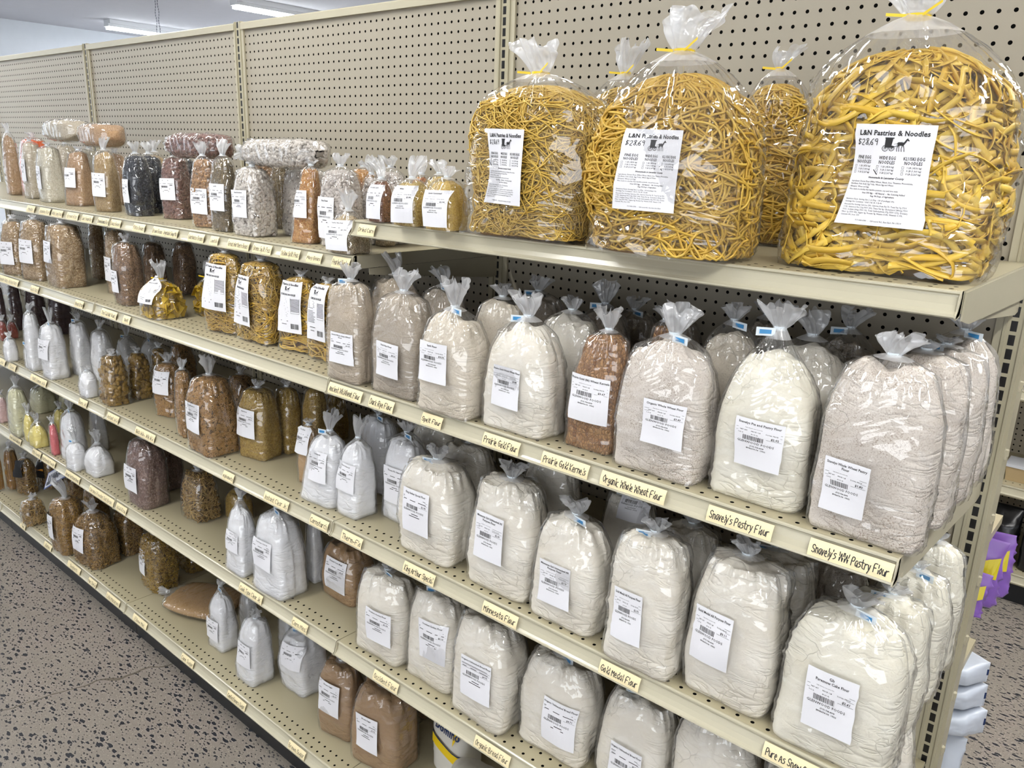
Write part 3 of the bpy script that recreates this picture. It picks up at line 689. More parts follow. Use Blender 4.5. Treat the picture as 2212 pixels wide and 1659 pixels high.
BAGS = [
 ('A1','A','noodle_wide', -0.144, -0.361, 0.288, 0.162, 0.236, 0.35, 0.407, 0, 0, 0, (0.015, 0.137, 0.112, 0.135, 'N','')),
 ('A2','A','noodle_kluski', -0.448, -0.46, 0.275, 0.164, 0.221, 0.31, 0.372, 0.0, 0.06, 0, (0.008, 0.132, 0.095, 0.12, 'N','')),
 ('A3','A','noodle_fine', -0.745, -0.441, 0.273, 0.157, 0.233, 0.29, 0.349, 0, 0.03, 0, (-0.016, 0.127, 0.1, 0.13, 'N','')),
 ('A4','A','noodle_fine', -0.761, -0.14, 0.18, 0.108, 0.247, 0.319, 0.385, 0, 0, 0, None),
 ('A5','A','noodle_kluski', -0.429, -0.14, 0.138, 0.083, 0.244, 0.315, 0.354, 0, 0, 0, None),
 ('A6','A','quinoa', -0.935, -0.484, 0.078, 0.064, 0.088, 0.1, 0.124, 0, 0, 0, (0.015, 0.037, 0.061, 0.07, 'Quick Cornmeal','2.94')),
 ('A7','A','millet', -1.037, -0.483, 0.074, 0.059, 0.083, 0.096, 0.142, 0, 0, 0, (0.008, 0.032, 0.068, 0.074, 'Millet','1.86')),
 ('A8','A','redlentil', -1.143, -0.475, 0.052, 0.047, 0.078, 0.09, 0.14, 0, 0, 0, (0.018, 0.043, 0.066, 0.071, 'Red Lentils Split','2.21')),
 ('A9','A','millet', -1.083, -0.36, 0.075, 0.06, 0.088, 0.105, 0.135, 0, 0, 0, None),
 ('A10','A','corn', -1.184, -0.32, 0.058, 0.047, 0.086, 0.101, 0.132, 0, 0, 0, None),
 ('B1','B','barley', -1.276, -0.46, 0.089, 0.071, 0.072, 0.098, 0.143, 0, 0, 0, (0.012, 0.037, 0.079, 0.067, 'Pearled Barley','1.56')),
 ('B2','B','navy', -1.389, -0.392, 0.097, 0.077, 0.173, 0.191, 0.221, 0, 0, 0, (-0.003, 0.069, 0.06, 0.109, 'Navy Beans','4.19')),
 ('B3','B','splitpea', -1.496, -0.418, 0.071, 0.057, 0.176, 0.188, 0.196, 0.018, 0.3, 0, (0.036, 0.096, 0.091, 0.066, 'Yellow Split Peas','2.28')),
 ('B4','B','northern', -1.655, -0.33, 0.082, 0.059, 0.166, 0.178, 0.186, 0, 0, 0, None),
 ('B5','B','northern', -1.717, -0.426, 0.112, 0.079, 0.166, 0.178, 0.186, 0, 0, 0, (-0.001, 0.083, 0.069, 0.07, 'Great Northern','3.41')),
 ('B7','B','lentil', -1.854, -0.429, 0.082, 0.053, 0.183, 0.204, 0.246, 0, 0, 0, (0.023, 0.092, 0.078, 0.072, 'Lentils','2.54')),
 ('B8','B','garbanzo', -1.978, -0.419, 0.076, 0.04, 0.179, 0.201, 0.238, 0, 0, 0, (0.022, 0.074, 0.099, 0.071, 'Garbanzo Beans','3.10')),
 ('B9','B','pinto', -2.279, -0.347, 0.082, 0.066, 0.181, 0.193, 0.197, 0, 0, 0, (0.029, 0.092, 0.1, 0.066, 'Pinto Beans','2.95')),
 ('B10','B','blackbean', -2.441, -0.394, 0.087, 0.069, 0.18, 0.198, 0.233, 0, 0, 0, (-0.023, 0.078, 0.043, 0.074, 'Black Beans','3.02')),
 ('B11','B','blackbean', -2.527, -0.309, 0.077, 0.088, 0.179, 0.198, 0.235, 0, 0, 0, None),
 ('B12','B','rice_brown', -2.634, -0.408, 0.076, 0.061, 0.182, 0.205, 0.245, 0, 0, 0, (0.018, 0.089, 0.114, 0.077, 'Brown Basmati','3.66')),
 ('B13','B','rice_tan', -2.945, -0.374, 0.094, 0.075, 0.183, 0.195, 0.203, 0.012, 0.18, 0, (0.081, 0.1, 0.118, 0.069, 'Brown Rice','2.12')),
 ('B14','B','rice_white', -3.166, -0.385, 0.094, 0.075, 0.194, 0.206, 0.21, 0, 0, 0, (-0.021, 0.091, 0.05, 0.084, 'Rice','2.05')),
 ('B15','B','rice_pale', -3.389, -0.368, 0.077, 0.061, 0.208, 0.22, 0.224, 0, 0, 0, (-0.015, 0.111, 0.039, 0.085, 'Rice','2.05')),
 ('B16','B','rice_tan', -3.641, -0.357, 0.061, 0.048, 0.226, 0.255, 0.291, 0, 0, 0, None),
 ('B18','B','navy', -1.386, -0.3, 0.044, 0.045, 0.155, 0.174, 0.207, 0, 0, 0, None),
 ('B19','B','barley', -1.336, -0.3, 0.047, 0.042, 0.087, 0.099, 0.114, 0, 0, 0, None),
 ('B20','B','barley', -1.395, -0.16, 0.061, 0.049, 0.08, 0.092, 0.11, 0, 0, 0, None),
 ('C1','C','flour_ww', -0.064, -0.511, 0.151, 0.093, 0.232, 0.258, 0.29, 0.0, 0, 0, (-0.021, 0.075, 0.057, 0.078, 'Snavelys Whole Wheat Pastry|Flour','1.83')),
 ('C2','C','flour_white', -0.229, -0.495, 0.147, 0.091, 0.195, 0.265, 0.305, 0, 0, 1, (0.009, 0.098, 0.07, 0.075, 'Snavelys Pie and Pastry Flour','2.02')),
 ('C3','C','flour_ww', -0.394, -0.506, 0.157, 0.098, 0.198, 0.231, 0.28, 0, 0, 0, (0.022, 0.095, 0.071, 0.073, 'Organic Whole Wheat Flour','3.43')),
 ('C4','C','kernels', -0.54, -0.499, 0.105, 0.073, 0.195, 0.216, 0.258, 0.014, 0.05, 0, (0.017, 0.096, 0.078, 0.082, 'Prairie Gold (86) Wheat Kernels','3.67')),
 ('C5','C','flour_cream', -0.691, -0.514, 0.151, 0.094, 0.177, 0.216, 0.258, 0, 0, 0, (-0.008, 0.087, 0.066, 0.076, 'Prairie Gold Whole Wheat Flour','4.88')),
 ('C6','C','flour_spelt', -0.859, -0.534, 0.146, 0.091, 0.178, 0.211, 0.271, 0, 0, 0, (-0.013, 0.104, 0.077, 0.079, 'Spelt Flour','10.76')),
 ('C7','C','flour_rye', -1.022, -0.52, 0.141, 0.088, 0.198, 0.22, 0.267, 0, 0, 0, (0.003, 0.08, 0.067, 0.073, 'Dark Rye Flour','4.16')),
 ('C8','C','flour_ancient', -1.178, -0.535, 0.115, 0.071, 0.207, 0.226, 0.264, 0.0, 0, 0, (0.01, 0.078, 0.077, 0.068, 'Ancient Whole Grain Wheat|Flour','3.57')),
 ('C9','C','pack_kluski', -1.352, -0.476, 0.112, 0.042, 0.18, 0.192, 0.202, 0.012, 0, 0, (0.0, 0.122, 0.07, 0.134, 'P','')),
 ('C10','C','pack_kluski', -1.477, -0.465, 0.112, 0.049, 0.178, 0.194, 0.208, 0.012, 0, 0, (0.033, 0.116, 0.119, 0.128, 'P','')),
 ('C11','C','pack_noodle', -1.64, -0.47, 0.149, 0.082, 0.201, 0.216, 0.224, 0.012, 0, 0, (-0.016, 0.112, 0.08, 0.131, 'P','')),
 ('C12','C','pack_noodle', -1.79, -0.486, 0.121, 0.055, 0.208, 0.22, 0.224, 0.01, 0, 0, (0.021, 0.129, 0.119, 0.125, 'P','')),
 ('C13','C','squares', -2.104, -0.508, 0.133, 0.106, 0.09, 0.112, 0.17, 0, 0.12, 0, (0.009, 0.084, 0.073, 0.077, 'S','')),
 ('C14','C','squares', -2.03, -0.4, 0.097, 0.057, 0.096, 0.117, 0.169, 0, 0.1, 0, None),
 ('C15','C','bulgur', -2.356, -0.489, 0.093, 0.075, 0.185, 0.2, 0.224, 0, 0, 0, (-0.015, 0.074, 0.05, 0.069, 'Bulgur','2.1')),
 ('C16','C','oats', -2.56, -0.432, 0.075, 0.06, 0.207, 0.219, 0.224, 0, 0, 0, (-0.006, 0.086, 0.054, 0.08, 'Oats','2.1')),
 ('C17','C','bulgur', -2.525, -0.32, 0.078, 0.062, 0.162, 0.176, 0.207, 0, 0, 0, None),
 ('C17b','C','bulgur', -2.447, -0.253, 0.079, 0.063, 0.166, 0.179, 0.211, 0, 0, 0, None),
 ('C18','C','oats', -2.821, -0.497, 0.136, 0.102, 0.208, 0.22, 0.224, 0, 0, 0, (-0.01, 0.122, 0.079, 0.074, 'Oats','2.1')),
 ('C19','C','oats', -3.022, -0.516, 0.102, 0.076, 0.208, 0.22, 0.224, 0, 0, 0, (0.047, 0.106, 0.089, 0.085, 'Oats','2.1')),
 ('C20','C','oats', -3.196, -0.529, 0.093, 0.07, 0.188, 0.212, 0.224, 0, 0, 0, (0.051, 0.083, 0.121, 0.085, 'Oats','2.1')),
 ('C21','C','oats', -2.925, -0.34, 0.059, 0.047, 0.205, 0.217, 0.224, 0, 0, 0, None),
 ('C22','C','rice_pale', -3.408, -0.534, 0.081, 0.065, 0.145, 0.161, 0.179, 0, 0, 0, None),
 ('D1','D','flour_white', -0.057, -0.508, 0.173, 0.11, 0.211, 0.237, 0.267, 0, 0, 0, (-0.001, 0.101, 0.073, 0.107, 'Gb| Puresnow Cake Flour','2.61')),
 ('D2','D','flour_cream', -0.231, -0.505, 0.148, 0.096, 0.241, 0.254, 0.276, 0, 0, 0, (-0.022, 0.116, 0.067, 0.095, 'Gold Medal All Purpose Flour','3.11')),
 ('D3','D','flour_cream', -0.386, -0.527, 0.137, 0.087, 0.235, 0.247, 0.272, 0, 0, 0, (-0.014, 0.1, 0.058, 0.095, 'Gold Medal All Purpose Flour','2.92')),
 ('D4','D','flour_cream', -0.561, -0.509, 0.15, 0.093, 0.196, 0.217, 0.249, 0, 0, 0, (-0.007, 0.087, 0.071, 0.085, 'Minnesota Girl Unbleached All|Purpose Flour','3.70')),
 ('D5','D','flour_cream', -0.729, -0.499, 0.161, 0.1, 0.224, 0.238, 0.274, 0, 0, 0, (-0.008, 0.121, 0.071, 0.098, 'Minnesota Girl Unbleached All|Purpose Flour','2.41')),
 ('D6','D','flour_cream', -0.941, -0.497, 0.171, 0.106, 0.201, 0.218, 0.248, 0, 0, 0, (-0.007, 0.107, 0.077, 0.1, 'King Arthur Special Flour','2.98')),
 ('D7','D','powder_white', -1.114, -0.429, 0.112, 0.083, 0.189, 0.218, 0.247, 0, 0.06, 0, (0.005, 0.094, 0.076, 0.089, 'Therm Flo Starch','11.68')),
 ('D8','D','powder_white', -1.22, -0.5, 0.085, 0.074, 0.171, 0.199, 0.259, 0.012, 0.1, 1, (0.014, 0.104, 0.061, 0.071, 'Instant Clear Jel','6.87')),
 ('D9','D','powder_white', -1.334, -0.504, 0.126, 0.08, 0.163, 0.192, 0.246, 0.02, 0.12, 1, (0.02, 0.105, 0.066, 0.076, 'Cornstarch','4.75')),
 ('D10','D','tan', -1.456, -0.462, 0.059, 0.047, 0.147, 0.159, 0.166, 0, 0, 0, (0.032, 0.122, 0.091, 0.071, 'Corn Bran','1.42')),
 ('D11','D','noodle_short', -1.715, -0.446, 0.109, 0.083, 0.19, 0.202, 0.224, 0, 0, 0, (0.016, 0.107, 0.081, 0.082, 'Alphabets','2.19')),
 ('D12','D','noodle_short', -1.691, -0.367, 0.077, 0.062, 0.183, 0.195, 0.215, 0, 0, 0, None),
 ('D13','D','noodle_short', -1.611, -0.33, 0.071, 0.058, 0.19, 0.202, 0.211, 0, 0, 0, None),
 ('D14','D','noodle_short', -1.684, -0.2, 0.078, 0.045, 0.132, 0.144, 0.156, 0, 0, 0, None),
 ('D15','D','rings', -1.849, -0.516, 0.139, 0.106, 0.208, 0.228, 0.286, 0, 0, 0, (-0.004, 0.109, 0.09, 0.084, 'Ring Macaroni','3.02')),
 ('D16','D','rings', -2.048, -0.3, 0.099, 0.079, 0.134, 0.151, 0.175, 0, 0, 0, None),
 ('D17','D','rings', -2.232, -0.448, 0.084, 0.067, 0.164, 0.181, 0.208, 0, 0, 0, (0.077, 0.117, 0.137, 0.075, 'Mini Shells','2.02')),
 ('D18','D','rings', -2.009, -0.513, 0.054, 0.043, 0.195, 0.213, 0.241, 0, 0, 0, None),
 ('D19','D','shells', -2.474, -0.518, 0.094, 0.075, 0.156, 0.168, 0.186, 0, 0, 0, None),
 ('D20','D','shells', -2.48, -0.431, 0.072, 0.065, 0.149, 0.163, 0.18, 0, 0, 0, None),
 ('D21','D','shells', -2.466, -0.361, 0.059, 0.054, 0.159, 0.171, 0.188, 0, 0, 0, None),
 ('D22','D','rings', -2.618, -0.2, 0.083, 0.075, 0.122, 0.134, 0.155, 0, 0, 0, None),
 ('D23','D','powder_white', -2.609, -0.549, 0.061, 0.049, 0.078, 0.093, 0.11, 0, 0, 0, None),
 ('D24','D','powder_white', -2.912, -0.445, 0.073, 0.058, 0.189, 0.211, 0.238, 0, 0, 0, None),
 ('D25','D','powder_white', -2.934, -0.533, 0.089, 0.071, 0.186, 0.211, 0.262, 0, 0, 0, (0.008, 0.113, 0.064, 0.074, 'Powder','2.1')),
 ('D26','D','powder_white', -3.088, -0.547, 0.053, 0.048, 0.209, 0.23, 0.262, 0, 0, 0, None),
 ('D27','D','powder_white', -3.13, -0.548, 0.023, 0.041, 0.088, 0.1, 0.118, 0, 0, 0, None),
 ('D28','D','powder_white', -3.292, -0.563, 0.049, 0.044, 0.081, 0.097, 0.116, 0, 0, 0, None),
 ('D29','D','powder_white', -2.787, -0.42, 0.08, 0.064, 0.172, 0.196, 0.227, 0, 0, 0, None),
 ('D31','D','powder_white', -2.962, -0.25, 0.086, 0.07, 0.091, 0.114, 0.161, 0, 0, 0, None),
 ('D32','D','powder_white', -2.874, -0.2, 0.078, 0.064, 0.087, 0.111, 0.148, 0, 0, 0, None),
 ('D33','D','cocoa', -3.865, -0.4, 0.035, 0.028, 0.198, 0.217, 0.238, 0, 0, 0, None),
 ('D34','D','cocoa', -3.875, -0.34, 0.058, 0.046, 0.206, 0.225, 0.246, 0, 0, 0, None),
 ('D35','D','cocoa', -3.807, -0.278, 0.087, 0.069, 0.206, 0.22, 0.245, 0, 0, 0, None),
 ('D36','D','cocoa', -3.69, -0.22, 0.098, 0.079, 0.195, 0.212, 0.233, 0, 0, 0, None),
 ('D30','D','redmix', -3.681, -0.462, 0.034, 0.031, 0.076, 0.095, 0.115, 0, 0, 0, None),
 ('D37','D','redmix', -3.708, -0.417, 0.042, 0.038, 0.062, 0.085, 0.105, 0, 0, 0, None),
 ('E1','E','flour_cream', -0.253, -0.47, 0.154, 0.097, 0.235, 0.25, 0.27, 0, 0, 0, None),
 ('E2','E','flour_cream', -0.418, -0.457, 0.149, 0.092, 0.197, 0.209, 0.219, 0, 0, 0, (0.002, 0.058, 0.067, 0.121, 'Organic Unbleached Bread Flour','3.94')),
 ('E3','E','flour_cream', -0.594, -0.473, 0.166, 0.103, 0.203, 0.215, 0.226, 0, 0, 0, (0.033, 0.091, 0.083, 0.106, 'Organic Unbleached Bread Flour','4.71')),
 ('E4','E','flour_cream', -0.769, -0.502, 0.159, 0.108, 0.23, 0.242, 0.25, 0, 0, 0, (0.012, 0.113, 0.081, 0.094, 'Organic Unbleached Bread Flour','4.75')),
 ('E5','E','flour_cream', -0.936, -0.49, 0.148, 0.095, 0.215, 0.227, 0.238, 0, 0, 0, (0.025, 0.123, 0.08, 0.1, 'Occident Golden Flour','5.15')),
 ('E6','E','flour_cream', -1.1, -0.502, 0.156, 0.098, 0.206, 0.22, 0.234, 0, 0, 0, (0.023, 0.096, 0.079, 0.085, 'Occident Golden Flour','5.38')),
 ('E7','E','cornmeal', -1.376, -0.406, 0.143, 0.1, 0.149, 0.164, 0.184, 0, 0, 0, (0.01, 0.08, 0.081, 0.091, 'Roasted Corn Meal','1.65')),
 ('E8','E','powder_white', -1.503, -0.425, 0.046, 0.041, 0.169, 0.189, 0.21, 0, 0, 0, None),
 ('E9','E','powder_white', -1.535, -0.517, 0.146, 0.102, 0.214, 0.244, 0.271, 0, 0.1, 1, (-0.004, 0.119, 0.082, 0.083, 'Cook Type Clear Jel','5.12')),
 ('E10','E','powder_white', -1.7, -0.533, 0.098, 0.068, 0.179, 0.228, 0.262, 0.006, 0.18, 1, (0.003, 0.101, 0.058, 0.06, 'Clear Jel','4.2')),
 ('E11','E','noodle_short', -2.02, -0.35, 0.086, 0.069, 0.086, 0.098, 0.116, 0, 0, 0, None),
 ('E12','E','sticks', -2.111, -0.436, 0.122, 0.086, 0.151, 0.163, 0.187, 0, 0, 0, None),
 ('E13','E','wildrice', -2.332, -0.502, 0.132, 0.099, 0.214, 0.238, 0.266, 0, 0, 0, (-0.011, 0.099, 0.096, 0.089, 'Wild Rice','2.1')),
 ('E14','E','wildrice', -2.415, -0.39, 0.101, 0.081, 0.16, 0.189, 0.218, 0, 0, 0, None),
 ('E15','E','tan', -2.628, -0.38, 0.056, 0.045, 0.078, 0.122, 0.158, 0, 0, 0, None),
 ('E16','E','powder_white', -2.706, -0.505, 0.1, 0.08, 0.086, 0.12, 0.165, 0, 0, 1, None),
 ('E17','E','powder_white', -2.805, -0.543, 0.075, 0.06, 0.088, 0.112, 0.158, 0, 0, 1, None),
 ('E18','E','powder_white', -2.914, -0.508, 0.092, 0.074, 0.168, 0.202, 0.239, 0, 0, 0, None),
 ('E19','E','powder_white', -2.95, -0.4, 0.059, 0.053, 0.157, 0.174, 0.202, 0, 0, 0, None),
 ('E20','E','pink', -3.009, -0.543, 0.036, 0.029, 0.116, 0.131, 0.154, 0, 0, 0, None),
 ('E21','E','yellow', -3.15, -0.55, 0.074, 0.059, 0.071, 0.106, 0.141, 0, 0, 0, None),
 ('E22','E','yellow', -3.237, -0.551, 0.05, 0.04, 0.096, 0.121, 0.156, 0, 0, 0, None),
 ('E23','E','cream', -3.338, -0.55, 0.085, 0.068, 0.183, 0.212, 0.259, 0, 0, 0, None),
 ('E24','E','cream', -3.619, -0.36, 0.113, 0.091, 0.097, 0.12, 0.153, 0, 0, 0, None),
 ('E25','E','cream', -3.523, -0.3, 0.064, 0.052, 0.09, 0.117, 0.15, 0, 0, 0, None),
 ('E26','E','pink', -3.561, -0.545, 0.051, 0.041, 0.1, 0.127, 0.147, 0, 0, 0, None),
 ('E27','E','yellow', -3.27, -0.42, 0.058, 0.052, 0.084, 0.104, 0.129, 0, 0, 0, None),
 ('F2','F','brownsugar', -1.19, -0.44, 0.167, 0.117, 0.217, 0.229, 0.231, 0, 0, 0, (0.025, 0.107, 0.094, 0.108, 'Brown Sugar','1.76')),
 ('F3','F','brownsugar', -1.36, -0.45, 0.125, 0.088, 0.212, 0.224, 0.24, 0, 0, 0, (0.038, 0.125, 0.101, 0.106, 'Brown Sugar','2.09')),
 ('F4','F','brownsugar', -1.531, -0.325, 0.062, 0.048, 0.149, 0.161, 0.177, 0, 0, 0, None),
 ('F4b','F','brownsugar', -1.244, -0.25, 0.059, 0.047, 0.077, 0.089, 0.095, 0, 0, 0, None),
 ('F5','F','powder_white', -1.609, -0.407, 0.131, 0.105, 0.175, 0.187, 0.212, 0, 0, 0, (0.03, 0.13, 0.079, 0.073, 'Confectioners Sugar','2.17')),
 ('F6','F','powder_white', -1.73, -0.38, 0.058, 0.035, 0.196, 0.212, 0.236, 0, 0, 0, None),
 ('F7','F','powder_white', -1.749, -0.489, 0.107, 0.086, 0.202, 0.214, 0.242, 0.022, 0.14, 0, (0.023, 0.104, 0.067, 0.076, 'Confectioners Sugar','2.3')),
 ('F8','F','powder_white', -1.984, -0.36, 0.06, 0.048, 0.135, 0.151, 0.168, 0, 0, 0, None),
 ('F9','F','powder_white', -1.965, -0.465, 0.09, 0.072, 0.168, 0.219, 0.244, 0, 0.1, 1, (-0.002, 0.074, 0.066, 0.072, 'Sugar','2.1')),
 ('F11','F','rotini_yellow', -2.481, -0.424, 0.13, 0.098, 0.198, 0.214, 0.241, 0, 0, 0, (-0.026, 0.105, 0.054, 0.102, 'Rotini','2.1')),
 ('F12','F','rotini_yellow', -2.524, -0.268, 0.12, 0.096, 0.103, 0.115, 0.144, 0, 0, 0, None),
 ('F13','F','rotini', -2.826, -0.504, 0.155, 0.116, 0.182, 0.22, 0.262, 0, 0, 0, (-0.001, 0.114, 0.097, 0.097, 'Shells','2.1')),
 ('F14','F','rotini', -2.821, -0.381, 0.101, 0.081, 0.185, 0.211, 0.251, 0, 0, 0, None),
 ('F15','F','elbows', -3.005, -0.534, 0.14, 0.105, 0.209, 0.221, 0.3, 0, 0, 0, (-0.027, 0.11, 0.072, 0.112, 'Elbows','2.1')),
 ('F16','F','elbows', -3.159, -0.36, 0.1, 0.08, 0.163, 0.183, 0.214, 0, 0, 0, None),
 ('F17','F','sticks', -3.353, -0.544, 0.091, 0.082, 0.097, 0.109, 0.137, 0, 0, 0, None),
 ('F19','F','fideo', -3.698, -0.447, 0.08, 0.064, 0.159, 0.177, 0.207, 0, 0, 0, (0.088, 0.131, 0.134, 0.102, 'K','')),
 ('F20','F','fideo', -3.713, -0.339, 0.111, 0.089, 0.14, 0.152, 0.174, 0, 0, 0, (0.061, 0.094, 0.119, 0.089, 'K','')),
 ('F21','F','spaghetti', -3.794, -0.474, 0.063, 0.05, 0.188, 0.21, 0.24, 0, 0, 0, None),
 ('F22','F','spaghetti', -3.823, -0.523, 0.035, 0.028, 0.208, 0.227, 0.25, 0, 0, 0, None),
 ('F23','F','fideo', -3.374, -0.36, 0.085, 0.068, 0.205, 0.217, 0.239, 0, 0, 0, None),
 ('C1b','C','flour_ww', -0.05, -0.4, 0.132, 0.082, 0.233, 0.25, 0.263, 0, 0, 0, None),
 ('C1c','C','flour_ww', -0.047, -0.29, 0.131, 0.081, 0.225, 0.242, 0.248, 0, 0, 0, None),
 ('C1d','C','flour_ww', -0.047, -0.18, 0.128, 0.079, 0.214, 0.249, 0.282, 0, 0, 0, None),
 ('C2b','C','flour_cream', -0.219, -0.385, 0.134, 0.085, 0.204, 0.241, 0.283, 0, 0, 0, None),
 ('C2c','C','flour_rye', -0.2, -0.265, 0.11, 0.068, 0.199, 0.239, 0.276, 0, 0, 0, None),
 ('C3b','C','flour_spelt', -0.349, -0.39, 0.105, 0.067, 0.209, 0.245, 0.274, 0, 0, 0, None),
 ('C3c','C','flour_rye', -0.347, -0.26, 0.107, 0.066, 0.201, 0.238, 0.259, 0, 0, 0, None),
 ('C4b','C','kernels', -0.471, -0.4, 0.059, 0.042, 0.211, 0.228, 0.251, 0, 0, 0, None),
 ('C4c','C','flour_rye', -0.516, -0.27, 0.091, 0.064, 0.196, 0.214, 0.236, 0, 0, 0, None),
 ('C5b','C','flour_cream', -0.683, -0.39, 0.138, 0.086, 0.186, 0.214, 0.238, 0, 0, 0, None),
 ('C5c','C','flour_rye', -0.688, -0.27, 0.123, 0.076, 0.178, 0.212, 0.26, 0, 0, 0, None),
 ('C5d','C','flour_rye', -0.69, -0.15, 0.118, 0.073, 0.167, 0.185, 0.213, 0, 0, 0, None),
 ('C6b','C','flour_spelt', -0.845, -0.41, 0.128, 0.08, 0.198, 0.22, 0.246, 0, 0, 0, None),
 ('C6c','C','flour_rye', -0.855, -0.28, 0.136, 0.084, 0.199, 0.217, 0.25, 0, 0, 0, None),
 ('C7b','C','flour_rye', -1.037, -0.39, 0.12, 0.078, 0.194, 0.219, 0.257, 0, 0, 0, None),
 ('C8b','C','flour_ancient', -1.173, -0.41, 0.131, 0.084, 0.208, 0.228, 0.278, 0, 0, 0, None),
 ('D1b','D','flour_white', -0.038, -0.39, 0.127, 0.079, 0.201, 0.213, 0.23, 0, 0, 0, None),
 ('D1c','D','flour_white', -0.032, -0.28, 0.122, 0.075, 0.203, 0.215, 0.228, 0, 0, 0, None),
 ('D1d','D','flour_white', -0.031, -0.17, 0.113, 0.07, 0.213, 0.23, 0.253, 0, 0, 0, None),
 ('D2b','D','flour_cream', -0.232, -0.385, 0.149, 0.093, 0.211, 0.223, 0.236, 0, 0, 0, None),
 ('D2c','D','flour_ww', -0.165, -0.26, 0.122, 0.076, 0.167, 0.179, 0.197, 0, 0, 0, None),
 ('D3b','D','flour_cream', -0.377, -0.41, 0.121, 0.075, 0.213, 0.225, 0.243, 0, 0, 0, None),
 ('D4b','D','flour_cream', -0.542, -0.35, 0.11, 0.068, 0.207, 0.22, 0.235, 0, 0, 0, (0.056, 0.202, 0.055, 0.039, 'Minnesota Girl','3.70')),
 ('D5b','D','flour_cream', -0.725, -0.37, 0.131, 0.081, 0.234, 0.246, 0.264, 0, 0, 0, None),
 ('D6b','D','flour_cream', -0.968, -0.37, 0.144, 0.089, 0.205, 0.217, 0.238, 0, 0, 0, None),
 ('D7b','D','flour_cream', -1.144, -0.3, 0.152, 0.094, 0.201, 0.214, 0.238, 0, 0, 0, None),
 ('D8b','D','powder_white', -1.296, -0.36, 0.11, 0.068, 0.186, 0.203, 0.222, 0, 0, 0, None),
 ('E0b','E','flour_cream', -0.062, -0.36, 0.145, 0.09, 0.24, 0.252, 0.27, 0, 0, 0, None),
 ('E0c','E','flour_cream', -0.06, -0.25, 0.145, 0.09, 0.245, 0.26, 0.28, 0, 0, 0, None),
 ('E0','E','flour_cream', -0.087, -0.49, 0.154, 0.097, 0.235, 0.25, 0.27, 0, 0, 0, None),
 ('B2b','B','navy', -1.389, -0.235, 0.097, 0.078, 0.167, 0.191, 0.219, 0, 0, 0, None),
 ('B3b','B','splitpea', -1.496, -0.235, 0.082, 0.078, 0.171, 0.188, 0.194, 0, 0, 0, None),
 ('B5b','B','northern', -1.717, -0.235, 0.112, 0.078, 0.161, 0.178, 0.184, 0, 0, 0, None),
 ('B7b','B','lentil', -1.854, -0.235, 0.082, 0.078, 0.177, 0.204, 0.243, 0, 0, 0, None),
 ('B8b','B','garbanzo', -1.978, -0.235, 0.082, 0.078, 0.173, 0.201, 0.236, 0, 0, 0, None),
 ('B9b','B','pinto', -2.279, -0.235, 0.082, 0.078, 0.175, 0.191, 0.195, 0, 0, 0, None),
 ('B10b','B','blackbean', -2.439, -0.235, 0.086, 0.078, 0.174, 0.198, 0.231, 0, 0, 0, None),
 ('B12b','B','rice_brown', -2.634, -0.235, 0.082, 0.078, 0.176, 0.205, 0.242, 0, 0, 0, None),
 ('B13b','B','rice_tan', -2.945, -0.235, 0.094, 0.078, 0.177, 0.195, 0.201, 0, 0, 0, None),
 ('B14b','B','rice_white', -3.166, -0.235, 0.094, 0.078, 0.188, 0.204, 0.208, 0, 0, 0, None),
 ('B15b','B','rice_pale', -3.389, -0.235, 0.082, 0.078, 0.201, 0.218, 0.221, 0, 0, 0, None),
]
